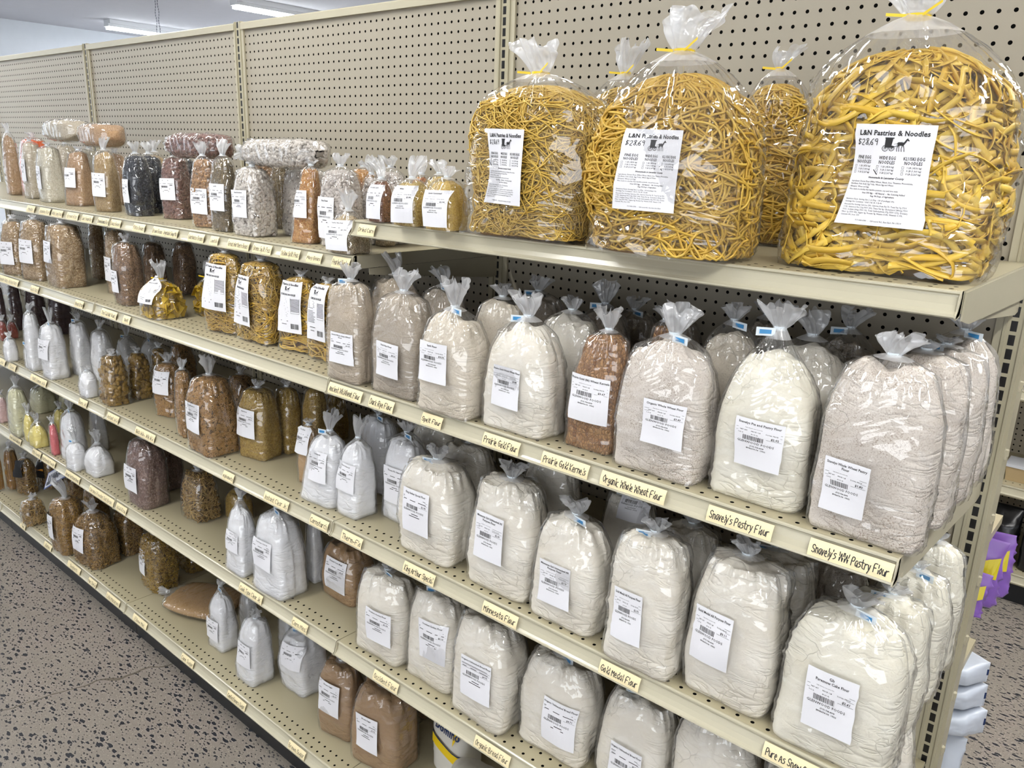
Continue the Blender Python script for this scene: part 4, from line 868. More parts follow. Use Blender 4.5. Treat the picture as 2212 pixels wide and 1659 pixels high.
TAGS = [
 ('A', -1.194, -1.138, 'Dried Corn'),
 ('B', -1.29, -1.226, 'Pearled Barley'),
 ('B', -1.387, -1.329, 'Navy Beans'),
 ('B', -1.493, -1.415, 'Yellow Split Peas'),
 ('B', -1.615, -1.532, 'Green Split Peas'),
 ('B', -1.735, -1.632, 'Great Northern Beans'),
 ('B', -1.823, -1.781, 'Lentils'),
 ('B', -1.939, -1.854, 'Garbanzo Beans'),
 ('B', -2.082, -1.998, 'Vegetable Soup Mix'),
 ('B', -2.146, -2.082, 'Brown Beans'),
 ('B', -2.269, -2.195, 'Pinto Beans'),
 ('B', -2.424, -2.353, 'Black Beans'),
 ('B', -2.517, -2.437, 'Brown Basmati Rice'),
 ('B', -2.637, -2.555, 'Short Grain Rice'),
 ('B', -2.76, -2.666, 'Brown Rice'),
 ('B', -2.886, -2.795, 'White Long Grain'),
 ('B', -2.998, -2.902, 'Jasmine Rice'),
 ('B', -3.116, -3.041, 'Minute'),
 ('C', -0.117, -0.004, "Snavely's WW Pastry Flour"),
 ('C', -0.274, -0.17, "Snavely's Pastry Flour"),
 ('C', -0.471, -0.347, 'Organic Whole Wheat Flour'),
 ('C', -0.598, -0.496, 'Prairie Gold Kernels'),
 ('C', -0.74, -0.65, 'Prairie Gold Flour'),
 ('C', -0.908, -0.85, 'Spelt Flour'),
 ('C', -1.071, -0.993, 'Dark Rye Flour'),
 ('C', -1.213, -1.096, 'Ancient Wh.Wheat Flour'),
 ('C', -2.225, -2.179, 'Spelt'),
 ('C', -2.375, -2.268, 'Steel Cut Oat Groats'),
 ('C', -2.572, -2.508, 'Wheat Bran'),
 ('C', -2.952, -2.88, 'Quick Oats'),
 ('C', -3.168, -3.071, 'Rolled Oats'),
 ('C', -3.265, -3.168, 'Regular Oats'),
 ('D', -0.14, -0.03, 'Pure As Snow Cake Flour'),
 ('D', -0.446, -0.363, 'Gold Medal Flour'),
 ('D', -0.729, -0.638, 'Minnesota Flour'),
 ('D', -0.964, -0.867, 'King Arthur Special'),
 ('D', -1.18, -1.105, 'Therm-Flo'),
 ('D', -1.302, -1.231, 'Cornstarch'),
 ('D', -1.5, -1.393, 'Instant Clear Jel'),
 ('D', -1.7, -1.646, 'Alphabets'),
 ('D', -2.23, -2.09, 'Quick Jello - Jelly Jello'),
 ('D', -2.414, -2.333, 'Instant Jello'),
 ('D', -2.637, -2.57, 'Dairy Jel'),
 ('D', -3.016, -2.92, 'Lemon Jello'),
 ('D', -3.07, -2.998, 'Salt'),
 ('D', -3.299, -3.221, 'Cocoa'),
 ('D', -3.401, -3.334, 'Jello'),
 ('E', -0.742, -0.643, 'Organic Bread Flour'),
 ('E', -1.071, -0.984, 'Occident Flour'),
 ('E', -1.399, -1.333, 'Corn Meal'),
 ('E', -1.653, -1.539, 'Cook Type Clear Jel'),
 ('E', -2.421, -2.346, 'Wild Rice'),
 ('E', -2.532, -2.439, 'Oat Bran'),
 ('E', -2.634, -2.514, 'Caramel Powder'),
 ('E', -2.863, -2.716, 'Instant Oat Bran Cereal'),
 ('E', -3.098, -2.936, 'Buttermilk Powder'),
 ('E', -3.159, -3.075, 'Milk Powder'),
 ('E', -3.526, -3.281, 'French Vanilla Pudding Mix'),
 ('F', -1.44, -1.363, 'Brown Sugar'),
 ('F', -1.758, -1.658, 'Confectioners Sugar'),
 ('F', -2.035, -1.958, 'Cane Sugar'),
 ('F', -2.374, -2.272, 'Elbow Mac'),
 ('F', -2.583, -2.478, 'Lite Macaroni'),
 ('F', -2.737, -2.669, 'Mac Shells'),
 ('F', -2.927, -2.811, 'Spaghetti'),
 ('F', -3.162, -3.086, 'Rotini'),
 ('F', -3.419, -3.362, 'Fideo'),
]

# ---------------------------------------------------------------- the room
CEIL = 3.25
M_CEIL = enamel('ceiling_paint', '#c6c6cc', .75); M_WALL = enamel('wall_paint', '#dfe4ea', .7)
def struct(name, mb, m): return link(name, mb.mesh(name), m, kind='structure')
struct('floor', MB().box(-12.6, 6, -6.6, 9, -.05, 0), M_FLOOR)
struct('ceiling', MB().box(-12.6, 6, -6.6, 9, CEIL, CEIL+.05), M_CEIL)
struct('wall_left', MB().box(-12.65, -12.4, -6.6, 9, 0, CEIL), M_WALL)
struct('wall_right', MB().box(6, 6.1, -6.6, 9, 0, CEIL), M_WALL)
struct('wall_back', MB().box(-12.6, 6, 8.9, 9, 0, CEIL), M_WALL)
struct('wall_front', MB().box(-12.6, 6, -6.7, -6.6, 0, CEIL), M_WALL)
me_, nt_, out_ = mat('lamp_diffuser'); em = N(nt_, 'ShaderNodeEmission'); em.inputs[0].default_value = (.93, .98, 1, 1); em.inputs[1].default_value = 22; L(nt_, em.outputs[0], out_.inputs[0]); M_LAMP = me_; me_.cycles.emission_sampling = 'NONE'
M_WHITE = simple('white_fixture', '#e6e8ea', .4)
ORD = ['first', 'second', 'third', 'fourth', 'fifth', 'sixth', 'seventh', 'eighth', 'ninth', 'tenth', 'eleventh', 'twelfth', 'thirteenth', 'fourteenth', 'fifteenth', 'sixteenth', 'seventeenth', 'eighteenth', 'nineteenth', 'twentieth', 'last', 'very last']
for i, (x, y) in enumerate(LAMPS):
    if i == 1: continue
    bay = {0: 'over the far wall end', 1: 'over the long aisle', 2: 'beyond the middle bay', 3: 'over the near shelves', 4: 'over the end post'}[i//3]
    row = ('on the viewer side of the gondola', 'directly above the gondola', 'behind the gondola')[i % 3]
    t = empty('ceiling_light', (x, y, CEIL), 'white fluorescent ceiling light %s, %s' % (bay, row), 'ceiling light', 'fluorescent ceiling lights')
    if i: 
        for src in (lh, ld):
            c = src.copy(); COL.objects.link(c); c.parent = t
    else:
        lh = link('housing', MB().extrude_x([(0, 0)], 0, 0).mesh('x') if 0 else MB().box(-.09, .09, 0, 2.4, -.05, -.001).box(-.07, .07, -.012, 2.412, -.085, -.0505).mesh('housing'), M_WHITE, t)
        ld = link('diffuser', MB().box(-.062, .062, .01, 2.39, -.115, -.086).mesh('diffuser'), M_LAMP, t)
mb = MB()
for dx in (-.03, .03):
    for k in range(14): mb.box(-8.9+dx*(1+.3*math.sin(k)), -8.894+dx*(1+.3*math.sin(k)), 3.0, 3.006, 2.86+k*.028, 2.86+k*.028+.022)
link('hanging_chain', mb.mesh('hanging_chain'), simple('chain_steel', '#6e7078', .4, metal=1), label='thin double chain hanging from the ceiling between the two visible lights', cat='chain')

# ---------------------------------------------------------------- the gondola
ZS = dict(A=1.569, B=1.489, C=1.220, D=.866, E=.540, F=.134); DS = dict(A=.4898, B=.4898, C=.5669, D=.5669, E=.5669, F=.5699)
NB = 4; TOP = 2.124
BAYN = ['in the bay beside the end post', 'in the second bay from the end post', 'in the third bay from the end post', 'in the farthest bay']
SHN = dict(A='raised top shelf', B='long top shelf', C='second shelf down', D='third shelf down', E='fourth shelf down', F='bottom deck')
for k in range(NB+1):
    x = -k*BAY
    u = empty('gondola_upright', (x, 0, 0), ('slotted metal end post of the gondola, slots showing packages behind' if k == 0 else 'slotted beige upright post, %s from the end post' % ORD[k-1]), 'upright post', 'gondola uprights')
    mb = MB().box(-.021, .020, 0, .062, 0, TOP+.004)
    mb.box(-.021, -.0165, -.004, 0, 0, TOP+.004).box(.0085, .0135, -.003, 0, 0, TOP+.004)
    link('post', mb.mesh('post'), M_UP, u)
    mb = MB()
    for j in range(14): mb.box(.020, .0235, .012, .022, .30+j*.13, .318+j*.13).box(.0235, .0255, .014, .020, .306+j*.13, .318+j*.13)
    if k == 0: link('hook_tabs', mb.mesh('hook_tabs'), M_ENAMEL, u)
for k in range(NB):
    x0 = -(k+1)*BAY
    g = empty('pegboard_panel', (x0, 0, 0), 'beige pegboard back panel punched with round holes, %s' % BAYN[k], 'pegboard panel', 'pegboard panels')
    link('perforated_sheet', MB().box(.0205, BAY-.0215, .006, .012, .12, TOP-.022).mesh('perforated_sheet'), M_PEG, g)
    link('back_sheet', MB().box(.0205, BAY-.0215, .045, .051, .12, TOP-.022).mesh('back_sheet'), M_PEG, g)
    prof = [(-.006, TOP-.0225), (.056, TOP-.0225), (.056, TOP-.001), (.052, TOP), (-.003, TOP), (-.006, TOP-.003)]
    link('top_trim', MB().extrude_x(prof, .0205, BAY-.0215).mesh('top_trim'), M_ENAMEL, g)
    for xa, xb in ((.0205, .030), (BAY-.034, BAY-.0215)): link('edge_flange', MB().box(xa, xb, -.001, .0055, .12, TOP-.023).mesh('edge_flange'), M_ENAMEL, g)

DECKS = {}
def rail_profile(d, h=.0345):
    y = -d; return [(y+.006, -.0005), (y+.0015, 0), (y-.0012, -.0012), (y-.0016, -.0036), (y+.0012, -.0058), (y+.0008, -.0085), (y-.0025, -.0185), (y-.0068, -.0262), (y-.0102, -.0292), (y-.0125, -.0302), (y-.0132, -.0326), (y-.0112, -.0345), (y-.006, -.0343), (y+.004, -.0325), (y+.006, -.030)]
def shelf(key, k, x_trim0=0, x_trim1=0):
    z, d = ZS[key], DS[key]; x0 = -(k+1)*BAY
    rows = 4 if (key == 'C' and k == 1) else 2
    mk = (round(d, 3), rows)
    if mk not in DECKS: DECKS[mk] = deckmat('perforated_deck_%d_%d' % (int(d*1000), rows), d, rows)
    s = empty('gondola_shelf', (x0, 0, z), 'beige metal shelf, %s, %s' % (SHN[key] if key != 'A' else 'raised top shelf under the noodles', BAYN[k]), 'metal shelf', 'gondola shelves')
    g = .0012
    link('deck', MB().box(g, BAY-g, -d+.004, -.004, -.0015, 0).mesh('deck'), DECKS[mk], s)
    mb = MB().box(g, g+.0015, -d+.006, -.004, -.030, -.0016).box(BAY-g-.0015, BAY-g, -d+.006, -.004, -.030, -.0016).box(g, BAY-g, -.006, -.004, -.030, -.0016)
    for xx in (.3, .6, .9): mb.box(xx, xx+.03, -d+.03, -.02, -.012, -.0016)
    link('under_frame', mb.mesh('under_frame'), M_ENAMEL, s)
    pr = link('price_rail', MB().extrude_x(rail_profile(d), g, BAY-g).mesh('price_rail'), M_RAIL, s)
    y = -d
    cap = [(y+.007, .0006), (y-.001, .0006), (y-.0045, -.003), (y-.0095, -.026), (y-.0145, -.0300), (y-.0150, -.0335), (y-.0120, -.0362), (y+.002, -.0355), (y+.007, -.034)]
    for xa in (g, BAY-g-.0022): link('rail_end_cap', MB().extrude_x(cap, xa, xa+.0022).mesh('rail_end_cap'), M_ENAMEL, pr)
    for xa in (g+.0025, BAY-g-.0055):
        br = [(-d+.045, -.0315), (-.004, -.0315), (-.004, -.085), (-.03, -.088), (-d+.10, -.052), (-d+.045, -.046)]
        if key != 'F': link('bracket', MB().extrude_x(br, xa, xa+.003).mesh('bracket'), M_ENAMEL, s)
    if key == 'A' : link('bracket', MB().extrude_x([(-d+.012, -.0025), (-.002, -.0025), (-.002, -.062), (-d+.06, -.050), (-d+.012, -.040)], BAY-g+.0005, BAY-g+.0028).mesh('bracket'), M_ENAMEL, s)
    return s
shelf('A', 0)
for k in range(1, NB): shelf('B', k)
for key in 'CDEF':
    for k in range(NB): shelf(key, k)
for k in range(NB):
    x0 = -(k+1)*BAY
    kp = empty('kick_plate', (x0, -.545, 0), 'black kick plate under the bottom deck %s' % BAYN[k], 'kick plate', 'kick plates')
    link('plate', MB().box(.001, BAY-.001, 0, .012, 0, .098).mesh('plate'), M_DARK, kp)
    link('foot', MB().box(.02, .06, .013, .5, 0, .05).box(BAY-.06, BAY-.02, .013, .5, 0, .05).mesh('foot'), M_DARK, kp)
# shelves of the far side of the same gondola, seen past the end post
for z, lab, ov in ((.975, 'upper one', 0), (.79, 'middle one', -.006), (.655, 'lower one', 0), (.134, 'bottom deck', 0)):
    s = empty('gondola_shelf', (-BAY, 0, z), 'cream perforated shelf on the reverse side, behind the end post, %s' % lab, 'metal shelf', 'gondola shelves')
    link('deck', MB().box(.001, BAY+ov, .066, .36, -.02, 0).mesh('deck'), deckmat('perforated_back_deck', -.31, 2), s)

# ---------------------------------------------------------------- shelf tags
BRAND = {'Minute': 'quick rice', "Snavely's WW Pastry Flour": 'ww pastry flour', "Snavely's Pastry Flour": 'pastry flour', 'Prairie Gold Kernels': 'golden wheat kernels', 'Prairie Gold Flour': 'golden wheat flour',
  'Pure As Snow Cake Flour': 'snowy cake flour', 'Gold Medal Flour': 'medal flour', 'Minnesota Flour': 'northern flour', 'King Arthur Special': 'special bread flour', 'Therm-Flo': 'thickener starch', 'Occident Flour': 'western flour',
  'Instant Clear Jel': 'instant clear thickener', 'Cook Type Clear Jel': 'cook type clear thickener', 'Quick Jello - Jelly Jello': 'quick jelly powder', 'Instant Jello': 'instant jelly powder', 'Lemon Jello': 'lemon jelly powder', 'Jello': 'plain jelly powder', 'Dairy Jel': 'dairy gel', 'Fideo': 'fine noodle nests', 'Ancient Wh.Wheat Flour': 'ancient whole wheat flour'}
for i, (key, xa, xb, txt) in enumerate(TAGS):
    z, d = ZS[key], DS[key]; wd = max(.04, min(.125, xb-xa)); xc = (xa+xb)/2
    if wd < (xb-xa): xc = xb-wd/2
    nx = 7; hh = .0235 if key != 'F' else .0225
    gx, gz = np.meshgrid(np.linspace(-wd/2, wd/2, nx), np.linspace(-.5, .5, 5))
    def tp(p, off):
        t = p[:, 1]/hh; y = -d-.0052-(.5-t)*.0082-.0016*(1-(2*t)**2)-off-(.0018*np.clip((p[:, 0]/wd*2)-.75, 0, 1)*4*.35); zz = -.0182+p[:, 1]*.985
        return np.stack([p[:, 0], y+.0008, zz], -1)
    P = tp(np.stack([gx.ravel(), gz.ravel()*hh], -1), 0); F = [(j*nx+q, j*nx+q+1, (j+1)*nx+q+1, (j+1)*nx+q) for j in range(4) for q in range(nx-1)]
    mb = MB().add(P, F, 0).add(P+np.array([[0, .0006, 0]]), [f[::-1] for f in F], 0)
    hv, hf = handwriting(txt, .0114 if wd > .06 else .0085, .00125 if key in 'CD' and xc > -1.3 else .0010, i, wd*.90)
    mb.add(tp(hv, .0004), hf, 1)
    o = link('shelf_tag', mb.mesh('shelf_tag'), [M_TAG, M_INK], loc=(xc, 0, z))
    tagp(o, 'cream shelf tag handwritten %s, on the %s' % (BRAND.get(txt, txt.lower()), SHN[key]), 'shelf tag', 'handwritten shelf tags')

# ---------------------------------------------------------------- fillings
MF = {
 'flour_ww': flour('whole_wheat_flour', '#e4dcd3', '#d6ccc1', '#84694f', .68, 520), 'flour_white': flour('white_pastry_flour', '#f4f0e2', '#e9e3d0'),
 'flour_cream': flour('cream_flour', '#f5f0e5', '#ebe3d3'), 'flour_spelt': flour('spelt_flour', '#e6dccc', '#d8cdba', '#a08c74', .35, 420),
 'flour_rye': flour('dark_rye_flour', '#bdb2a3', '#aca090', '#7d6a58', .5, 420), 'flour_ancient': flour('ancient_wheat_flour', '#cbbdaa', '#bcad99', '#8b7560', .5, 380),
 'powder_white': flour('white_powder', '#fafafc', '#f0f1f5', cracks=False), 'cornmeal': flour('roasted_corn_meal', '#b08f68', '#9f7d57', '#6e5236', .4, 260),
 'brownsugar': flour('brown_sugar', '#a98a68', '#9c7d5a', cracks=False), 'tan': flour('tan_bran', '#bc9b72', '#ac8a60', '#7d5f3c', .4, 300), 'cream': flour('cream_powder', '#dcdab9', '#cfcca8', cracks=False),
 'yellow': flour('yellow_pudding_powder', '#efe08a', '#e3d072', cracks=False), 'pink': flour('pink_jelly_powder', '#e4777b', '#d8656b', cracks=False), 'palepink': flour('pale_pink_powder', '#e2c2c0', '#d9b3b0', cracks=False),
 'cocoa': flour('dark_cocoa', '#43292a', '#341e21', cracks=False), 'redmix': flour('reddish_mix', '#a04c3c', '#8c3d33', '#5a2620', .5, 120),
 'quinoa': grain('yellow_meal', ['#d8b250', '#e6c568', '#caa042'], 520, '#a07c30', .25), 'millet': grain('millet_grain', ['#cfae56', '#e0c677', '#b89343'], 330, '#7d6228', .4),
 'redlentil': grain('brown_lentil', ['#8e5c40', '#a8734f', '#75492f'], 210, '#3c2417', .5), 'corn': grain('dried_corn', ['#c07a3c', '#d89a55', '#a8632c'], 120, '#5d3517', .5),
 'barley': grain('pearled_barley', ['#c9b189', '#e0cda8', '#a98f66'], 200, '#5b472d', .5), 'splitpea': grain('yellow_split_pea', ['#d2964f', '#e3b06e', '#bf7d38'], 170, '#8a5424', .45),
 'lentil': grain('green_lentil', ['#83704e', '#6c5a3c', '#9a8761'], 210, '#38301f', .55), 'kernels': grain('wheat_kernel', ['#a8794a', '#c29361', '#875a33', '#b78a5a'], 190, '#4c2f18', .55, (1, 1, .62)),
 'rice_brown': grain('brown_rice', ['#b39566', '#c4a878', '#9c7d50'], 420, '#6e5634', .3, (1, 1, .6)), 'rice_tan': grain('tan_rice', ['#c09a74', '#d0ad88', '#aa8560'], 400, '#785a3e', .3, (1, 1, .6)),
 'rice_white': grain('white_rice', ['#e3dcc8', '#efe9d8', '#cfc6ae'], 380, '#a89c80', .3, (1, 1, .6)), 'rice_pale': grain('pale_rice', ['#cfc3ae', '#dbd0bd', '#bcae96'], 380, '#8c7d63', .3, (1, 1, .6)),
 'oats': grain('rolled_oats', ['#c7a981', '#dcc29c', '#a8875f', '#b8986f'], 170, '#6a4f33', .45, (1, 1, 1.3)), 'bulgur': grain('steel_cut_oats', ['#8d6b4b', '#a98563', '#6f5238'], 240, '#3a2817', .5),
 'wildrice': grain('pinkish_grain', ['#94766b', '#ac9084', '#7a5c52', '#87685d'], 260, '#43302a', .5, (1, 1, .7)), 'noodle_short': grain('tiny_pasta', ['#b8953c', '#cdac55', '#a07c2b'], 300, '#6a4c15', .5),
 'beige_base': simple('bean_shadow', '#8a8177', .8), 'brown_base': simple('pasta_shadow', '#5a4016', .8), 'noodle_base': simple('noodle_core', '#7c561a', .8), 'black_base': simple('black_bean_base', '#0f1014', .6),  # darker bodies under the pieces, painting the shade in their gaps
}
BITMAT = {'northern': pasta('northern_bean_skin', '#d6cfc6', '#bfb6ad', .35), 'navy': pasta('navy_bean_skin', '#d0c7bf', '#b6aca4', .35), 'garbanzo': pasta('garbanzo_skin', '#b18a60', '#8f6b47', .4),
 'pinto': pasta('pinto_bean_skin', '#8b675b', '#6a483f', .35), 'blackbean': pasta('black_bean_skin', '#20222a', '#2e313b', .25), 'elbows': pasta('elbow_pasta', '#a07a30', '#8a6422'), 'rings': pasta('ring_pasta', '#b58b50', '#99713b'),
 'rotini': pasta('curly_pasta', '#a8823a', '#8d682a'), 'rotini_yellow': pasta('yellow_curly_pasta', '#b79330', '#9c7a20'), 'shells': pasta('shell_pasta', '#9c7a2e', '#80611f'), 'sticks': pasta('stick_pasta', '#b0904f', '#927138'), 'stubs': pasta('stub_pasta', '#c0a05c', '#a58442')}
M_WIDE = pasta('wide_egg_noodle', '#e0bf55', '#cda53c', .38); M_KLUSKI = pasta('kluski_egg_noodle', '#d8b552', '#c0973a', .4); M_FINE = pasta('fine_egg_noodle', '#dfbf62', '#caa447', .4); M_SQ = pasta('square_egg_noodle', '#cfae36', '#b8952a', .4)
M_SPAG = pasta('spaghetti_strand', '#a87b34', '#8f6424', .4)

LOOK = {'flour_ww': 'speckled whole wheat flour', 'flour_white': 'white flour', 'flour_cream': 'cream coloured flour', 'flour_spelt': 'pale tan flour', 'flour_rye': 'greyish brown flour', 'flour_ancient': 'tan speckled flour',
 'powder_white': 'bright white powder', 'cornmeal': 'roasted tan meal', 'brownsugar': 'brown sugar', 'tan': 'tan bran', 'cream': 'greenish cream powder', 'yellow': 'yellow powder', 'pink': 'coral pink powder', 'palepink': 'pale pink powder', 'cocoa': 'dark cocoa',
 'redmix': 'reddish brown mix', 'quinoa': 'yellow meal', 'millet': 'golden millet', 'redlentil': 'reddish lentils', 'corn': 'dried corn', 'barley': 'pearled barley', 'splitpea': 'orange split peas', 'lentil': 'green brown lentils', 'kernels': 'brown wheat kernels',
 'rice_brown': 'brown rice', 'rice_tan': 'tan rice', 'rice_white': 'white rice', 'rice_pale': 'pale rice', 'oats': 'rolled oats', 'bulgur': 'dark cut oats', 'wildrice': 'pinkish brown grain', 'noodle_short': 'tiny golden pasta',
 'northern': 'large white beans', 'navy': 'small white beans', 'garbanzo': 'tan round beans', 'pinto': 'reddish pinto beans', 'blackbean': 'black beans', 'elbows': 'elbow macaroni', 'rings': 'ring macaroni', 'rotini': 'brown curly pasta', 'rotini_yellow': 'yellow curly pasta',
 'shells': 'big pasta shells', 'sticks': 'straight pasta sticks', 'fideo': 'tangled thin noodles', 'spaghetti': 'long brown spaghetti', 'squares': 'flat square noodles', 'pack_noodle': 'fine yellow noodles with a tall bakery label', 'pack_kluski': 'kluski noodles with a wide bakery label',
 'noodle_wide': 'wide yellow egg noodles', 'noodle_kluski': 'kluski egg noodles', 'noodle_fine': 'fine egg noodles'}
CATN = {'flour': ('bag_of_flour', 'bag of flour'), 'powder': ('bag_of_powder', 'bag of powder'), 'rice': ('bag_of_rice', 'bag of rice'), 'noodle': ('bag_of_noodles', 'bag of noodles'), 'pack': ('bag_of_noodles', 'bag of noodles')}
NAME = {'cornmeal': 'bag_of_cornmeal', 'brownsugar': 'bag_of_brown_sugar', 'tan': 'bag_of_bran', 'cream': 'bag_of_powder', 'yellow': 'bag_of_powder', 'pink': 'bag_of_powder', 'palepink': 'bag_of_powder', 'cocoa': 'bag_of_cocoa', 'redmix': 'bag_of_mix', 'quinoa': 'bag_of_meal', 'millet': 'bag_of_millet',
 'redlentil': 'bag_of_lentils', 'corn': 'bag_of_corn', 'barley': 'bag_of_barley', 'splitpea': 'bag_of_split_peas', 'lentil': 'bag_of_lentils', 'kernels': 'bag_of_wheat_kernels', 'oats': 'bag_of_oats', 'bulgur': 'bag_of_oats', 'wildrice': 'bag_of_grain', 'noodle_short': 'bag_of_pasta',
 'northern': 'bag_of_beans', 'navy': 'bag_of_beans', 'garbanzo': 'bag_of_beans', 'pinto': 'bag_of_beans', 'blackbean': 'bag_of_beans', 'elbows': 'bag_of_pasta', 'rings': 'bag_of_pasta', 'rotini': 'bag_of_pasta', 'rotini_yellow': 'bag_of_pasta', 'shells': 'bag_of_pasta', 'sticks': 'bag_of_pasta',
 'fideo': 'bag_of_noodles', 'spaghetti': 'bag_of_spaghetti', 'squares': 'bag_of_noodles'}
def name_of(kind):
    if kind in NAME: n = NAME[kind]
    else: n = CATN[kind.split('_')[0]][0]
    return n, n.replace('_', ' ')
CAMP = np.array([0.2189, -1.6363, 1.7132])
def make_bag(kind, loc, w_, d_, h, hn, ht, seed, lean=0, taper=0, tent=0, sk=None, label=None, rot=(0, 0, 0), yaw=0, tie=None):
    nm, cat = name_of(kind); dist = float(np.linalg.norm(np.array(loc)-CAMP)); far = 0 if dist < 1.75 else 1 if dist < 2.7 else 2
    big = kind.startswith('noodle_') and kind != 'noodle_short'
    loose = kind in PROTO or kind in ('rotini_yellow', 'fideo', 'squares', 'spaghetti') or kind.startswith('pack_')
    s = Shape(w_, d_, h, hn, ht, seed, lean, taper, tent, crease=1.0 if big else .6 if kind in MF and not kind.startswith(('flour', 'powder')) else 1.0, lump=1.8 if big else .9, boxy=2.7 if big else 4.0, big=big, lying=rot != (0, 0, 0))
    root = empty(nm, loc, label, cat, None, rot if rot != (0, 0, 0) else (0, 0, yaw))
    rng = np.random.RandomState(seed*3+1); R3 = np.array([[math.cos(yaw), math.sin(yaw), 0], [-math.sin(yaw), math.cos(yaw), 0], [0, 0, 1.0]])
    view = CAMP-np.array(loc); view = view/np.linalg.norm(view); view = R3@view
    if rot != (0, 0, 0):
        from mathutils import Euler
        view = np.array(Euler(rot).to_matrix().transposed() @ __import__('mathutils').Vector(view.tolist()))
    nt = 132 if dist < 1.9 else 88 if dist < 2.6 else 60
    mesh_name = kind
    if big or kind.startswith('pack_') or kind in ('fideo', 'spaghetti'):
        ins = .030 if big else .014
        V, F4, F3 = s.content_arrays(56, ins+.006); 
        if big: cfg = dict(noodle_wide=(900, .0090, .0012, .10, .75), noodle_kluski=(1500, .0032, .0024, .13, 1.1), noodle_fine=(2600, .0019, .0016, .12, .9))[kind]
        elif kind == 'pack_kluski': cfg = (330, .0036, .0026, .07, .9)
        elif kind == 'pack_noodle': cfg = (520, .0018, .0016, .11, 1.4)
        elif kind == 'fideo': cfg = (300, .0022, .0018, .09, 1.8)
        else: cfg = (260, .0026, .0022, .2, .1)
        n = cfg[0] if big else int(cfg[0]*(.7 if far == 2 else 1))
        a0 = math.atan2(view[1], view[0])
        SV, SF = strands(s, n, cfg[1], cfg[2], cfg[3], rng, .0035, cfg[4], kind == 'spaghetti', .0065 if not far else .010, a0-2.1, a0+2.1, ins-.006)
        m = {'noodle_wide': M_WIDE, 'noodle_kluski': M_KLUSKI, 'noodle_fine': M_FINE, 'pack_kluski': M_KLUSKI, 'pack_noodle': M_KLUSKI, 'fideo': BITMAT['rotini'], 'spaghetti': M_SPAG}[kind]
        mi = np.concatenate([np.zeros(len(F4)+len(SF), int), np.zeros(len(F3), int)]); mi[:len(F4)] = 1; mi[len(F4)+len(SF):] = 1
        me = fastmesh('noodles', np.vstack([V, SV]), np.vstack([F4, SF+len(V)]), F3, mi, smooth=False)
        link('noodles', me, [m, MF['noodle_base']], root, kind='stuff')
    elif kind in PROTO or kind in ('rotini_yellow', 'squares'):
        pk = 'rotini' if kind == 'rotini_yellow' else kind
        thick = dict(shells=.009, squares=.012, sticks=.010).get(pk, .0045)
        V, F4, F3 = s.content_arrays(64, thick+.001)
        area_ = (w_+d_)*2*h*.55
        if kind == 'squares':
            P, nr = sample_faces(V, F4, 70, rng, view); BV, BF = plates(P, nr, rng, .036)
        else:
            pr, sp, _ = PROTO[pk]; n = int(min(4600, area_/(sp*sp)*2.3)); 
            for layer in (0,):
                P, nr = sample_faces(V, F4, n, rng, view); T, B, N2 = tangents(nr, rng); BV, BF = scatter(pr, P+nr*(thick*rng.uniform(-.75, .35, (n, 1))), T, B, N2, rng.uniform(.88, 1.1, n))
        BV[:, 2] = np.maximum(BV[:, 2], .0015)
        base = MF['black_base'] if kind == 'blackbean' else MF['beige_base'] if kind in ('northern', 'navy', 'garbanzo', 'pinto') else MF['brown_base']
        mi = np.concatenate([np.ones(len(F4), int), np.zeros(len(BF), int), np.ones(len(F3), int)])
        me = fastmesh('contents', np.vstack([V, BV]), np.vstack([F4, BF+len(V)]), F3, mi, smooth=kind != 'squares')
        part = 'beans' if base in (MF['black_base'], MF['beige_base']) else 'pasta'
        link(part, me, [BITMAT.get(kind, M_SQ), base], root, kind='stuff')
    else:
        V, F4, F3 = s.content_arrays(nt, .0032, .010*w_/.15 if kind.startswith(('flour', 'powder', 'corn')) else .006)
        part = 'flour' if kind.startswith('flour') else 'powder' if kind in ('powder_white', 'cream', 'yellow', 'pink', 'palepink', 'cocoa') else 'filling'
        link(part, fastmesh(part, V, F4, F3), MF[kind], root, kind='stuff')
    fm = M_FILM_BIG if big else M_FILM_HAZY if kind == 'powder_white' else M_FILM
    pf = link('plastic_film', s.film(nt if not big else 150, 'plastic_film'), [fm, M_TAIL], root)
    # tie round the neck
    zt = s.hn; cx = lean*(s.hn/s.h); a = np.linspace(0, TAU, 15)[:-1]
    r0 = s.rn*1.05+.0008; ring = [(cx+r0*math.cos(q), r0*math.sin(q), zt+dz) for dz in (-.003, .003) for q in a]
    mb = MB().add(ring, [(i, (i+1) % 14, 14+(i+1) % 14, 14+i) for i in range(14)], 0)
    if tie == 'yellow':
        for sg in (-1, 1): mb.add([(cx+sg*r0*.6, -r0, zt-.002), (cx+sg*(r0+.018), -r0-.008, zt+.006*sg+.006), (cx+sg*(r0+.018), -r0-.008, zt+.006*sg+.010), (cx+sg*r0*.6, -r0, zt+.002)], [(0, 1, 2, 3)], 0)
        link('twist_tie', mb.mesh('twist_tie'), M_TIE, pf)
    elif tie == 'tape':
        sg = 1 if seed % 3 else -1; y0 = -r0-.002
        P = [(cx+sg*r0*.2, y0, zt-.011), (cx+sg*(r0+.021), y0-.003, zt-.014), (cx+sg*(r0+.021), y0-.003, zt-.001), (cx+sg*r0*.2, y0, zt+.001)]
        mb.add(P, [(0, 1, 2, 3)], 0); q = np.array(P); c0 = q.mean(0); mb.add((q-c0)*np.array([.6, 1, .5])+c0+[0, -.0007, 0], [(0, 1, 2, 3)], 1)
        link('neck_tape', mb.mesh('neck_tape'), [M_TAPE, M_BLUE], pf)
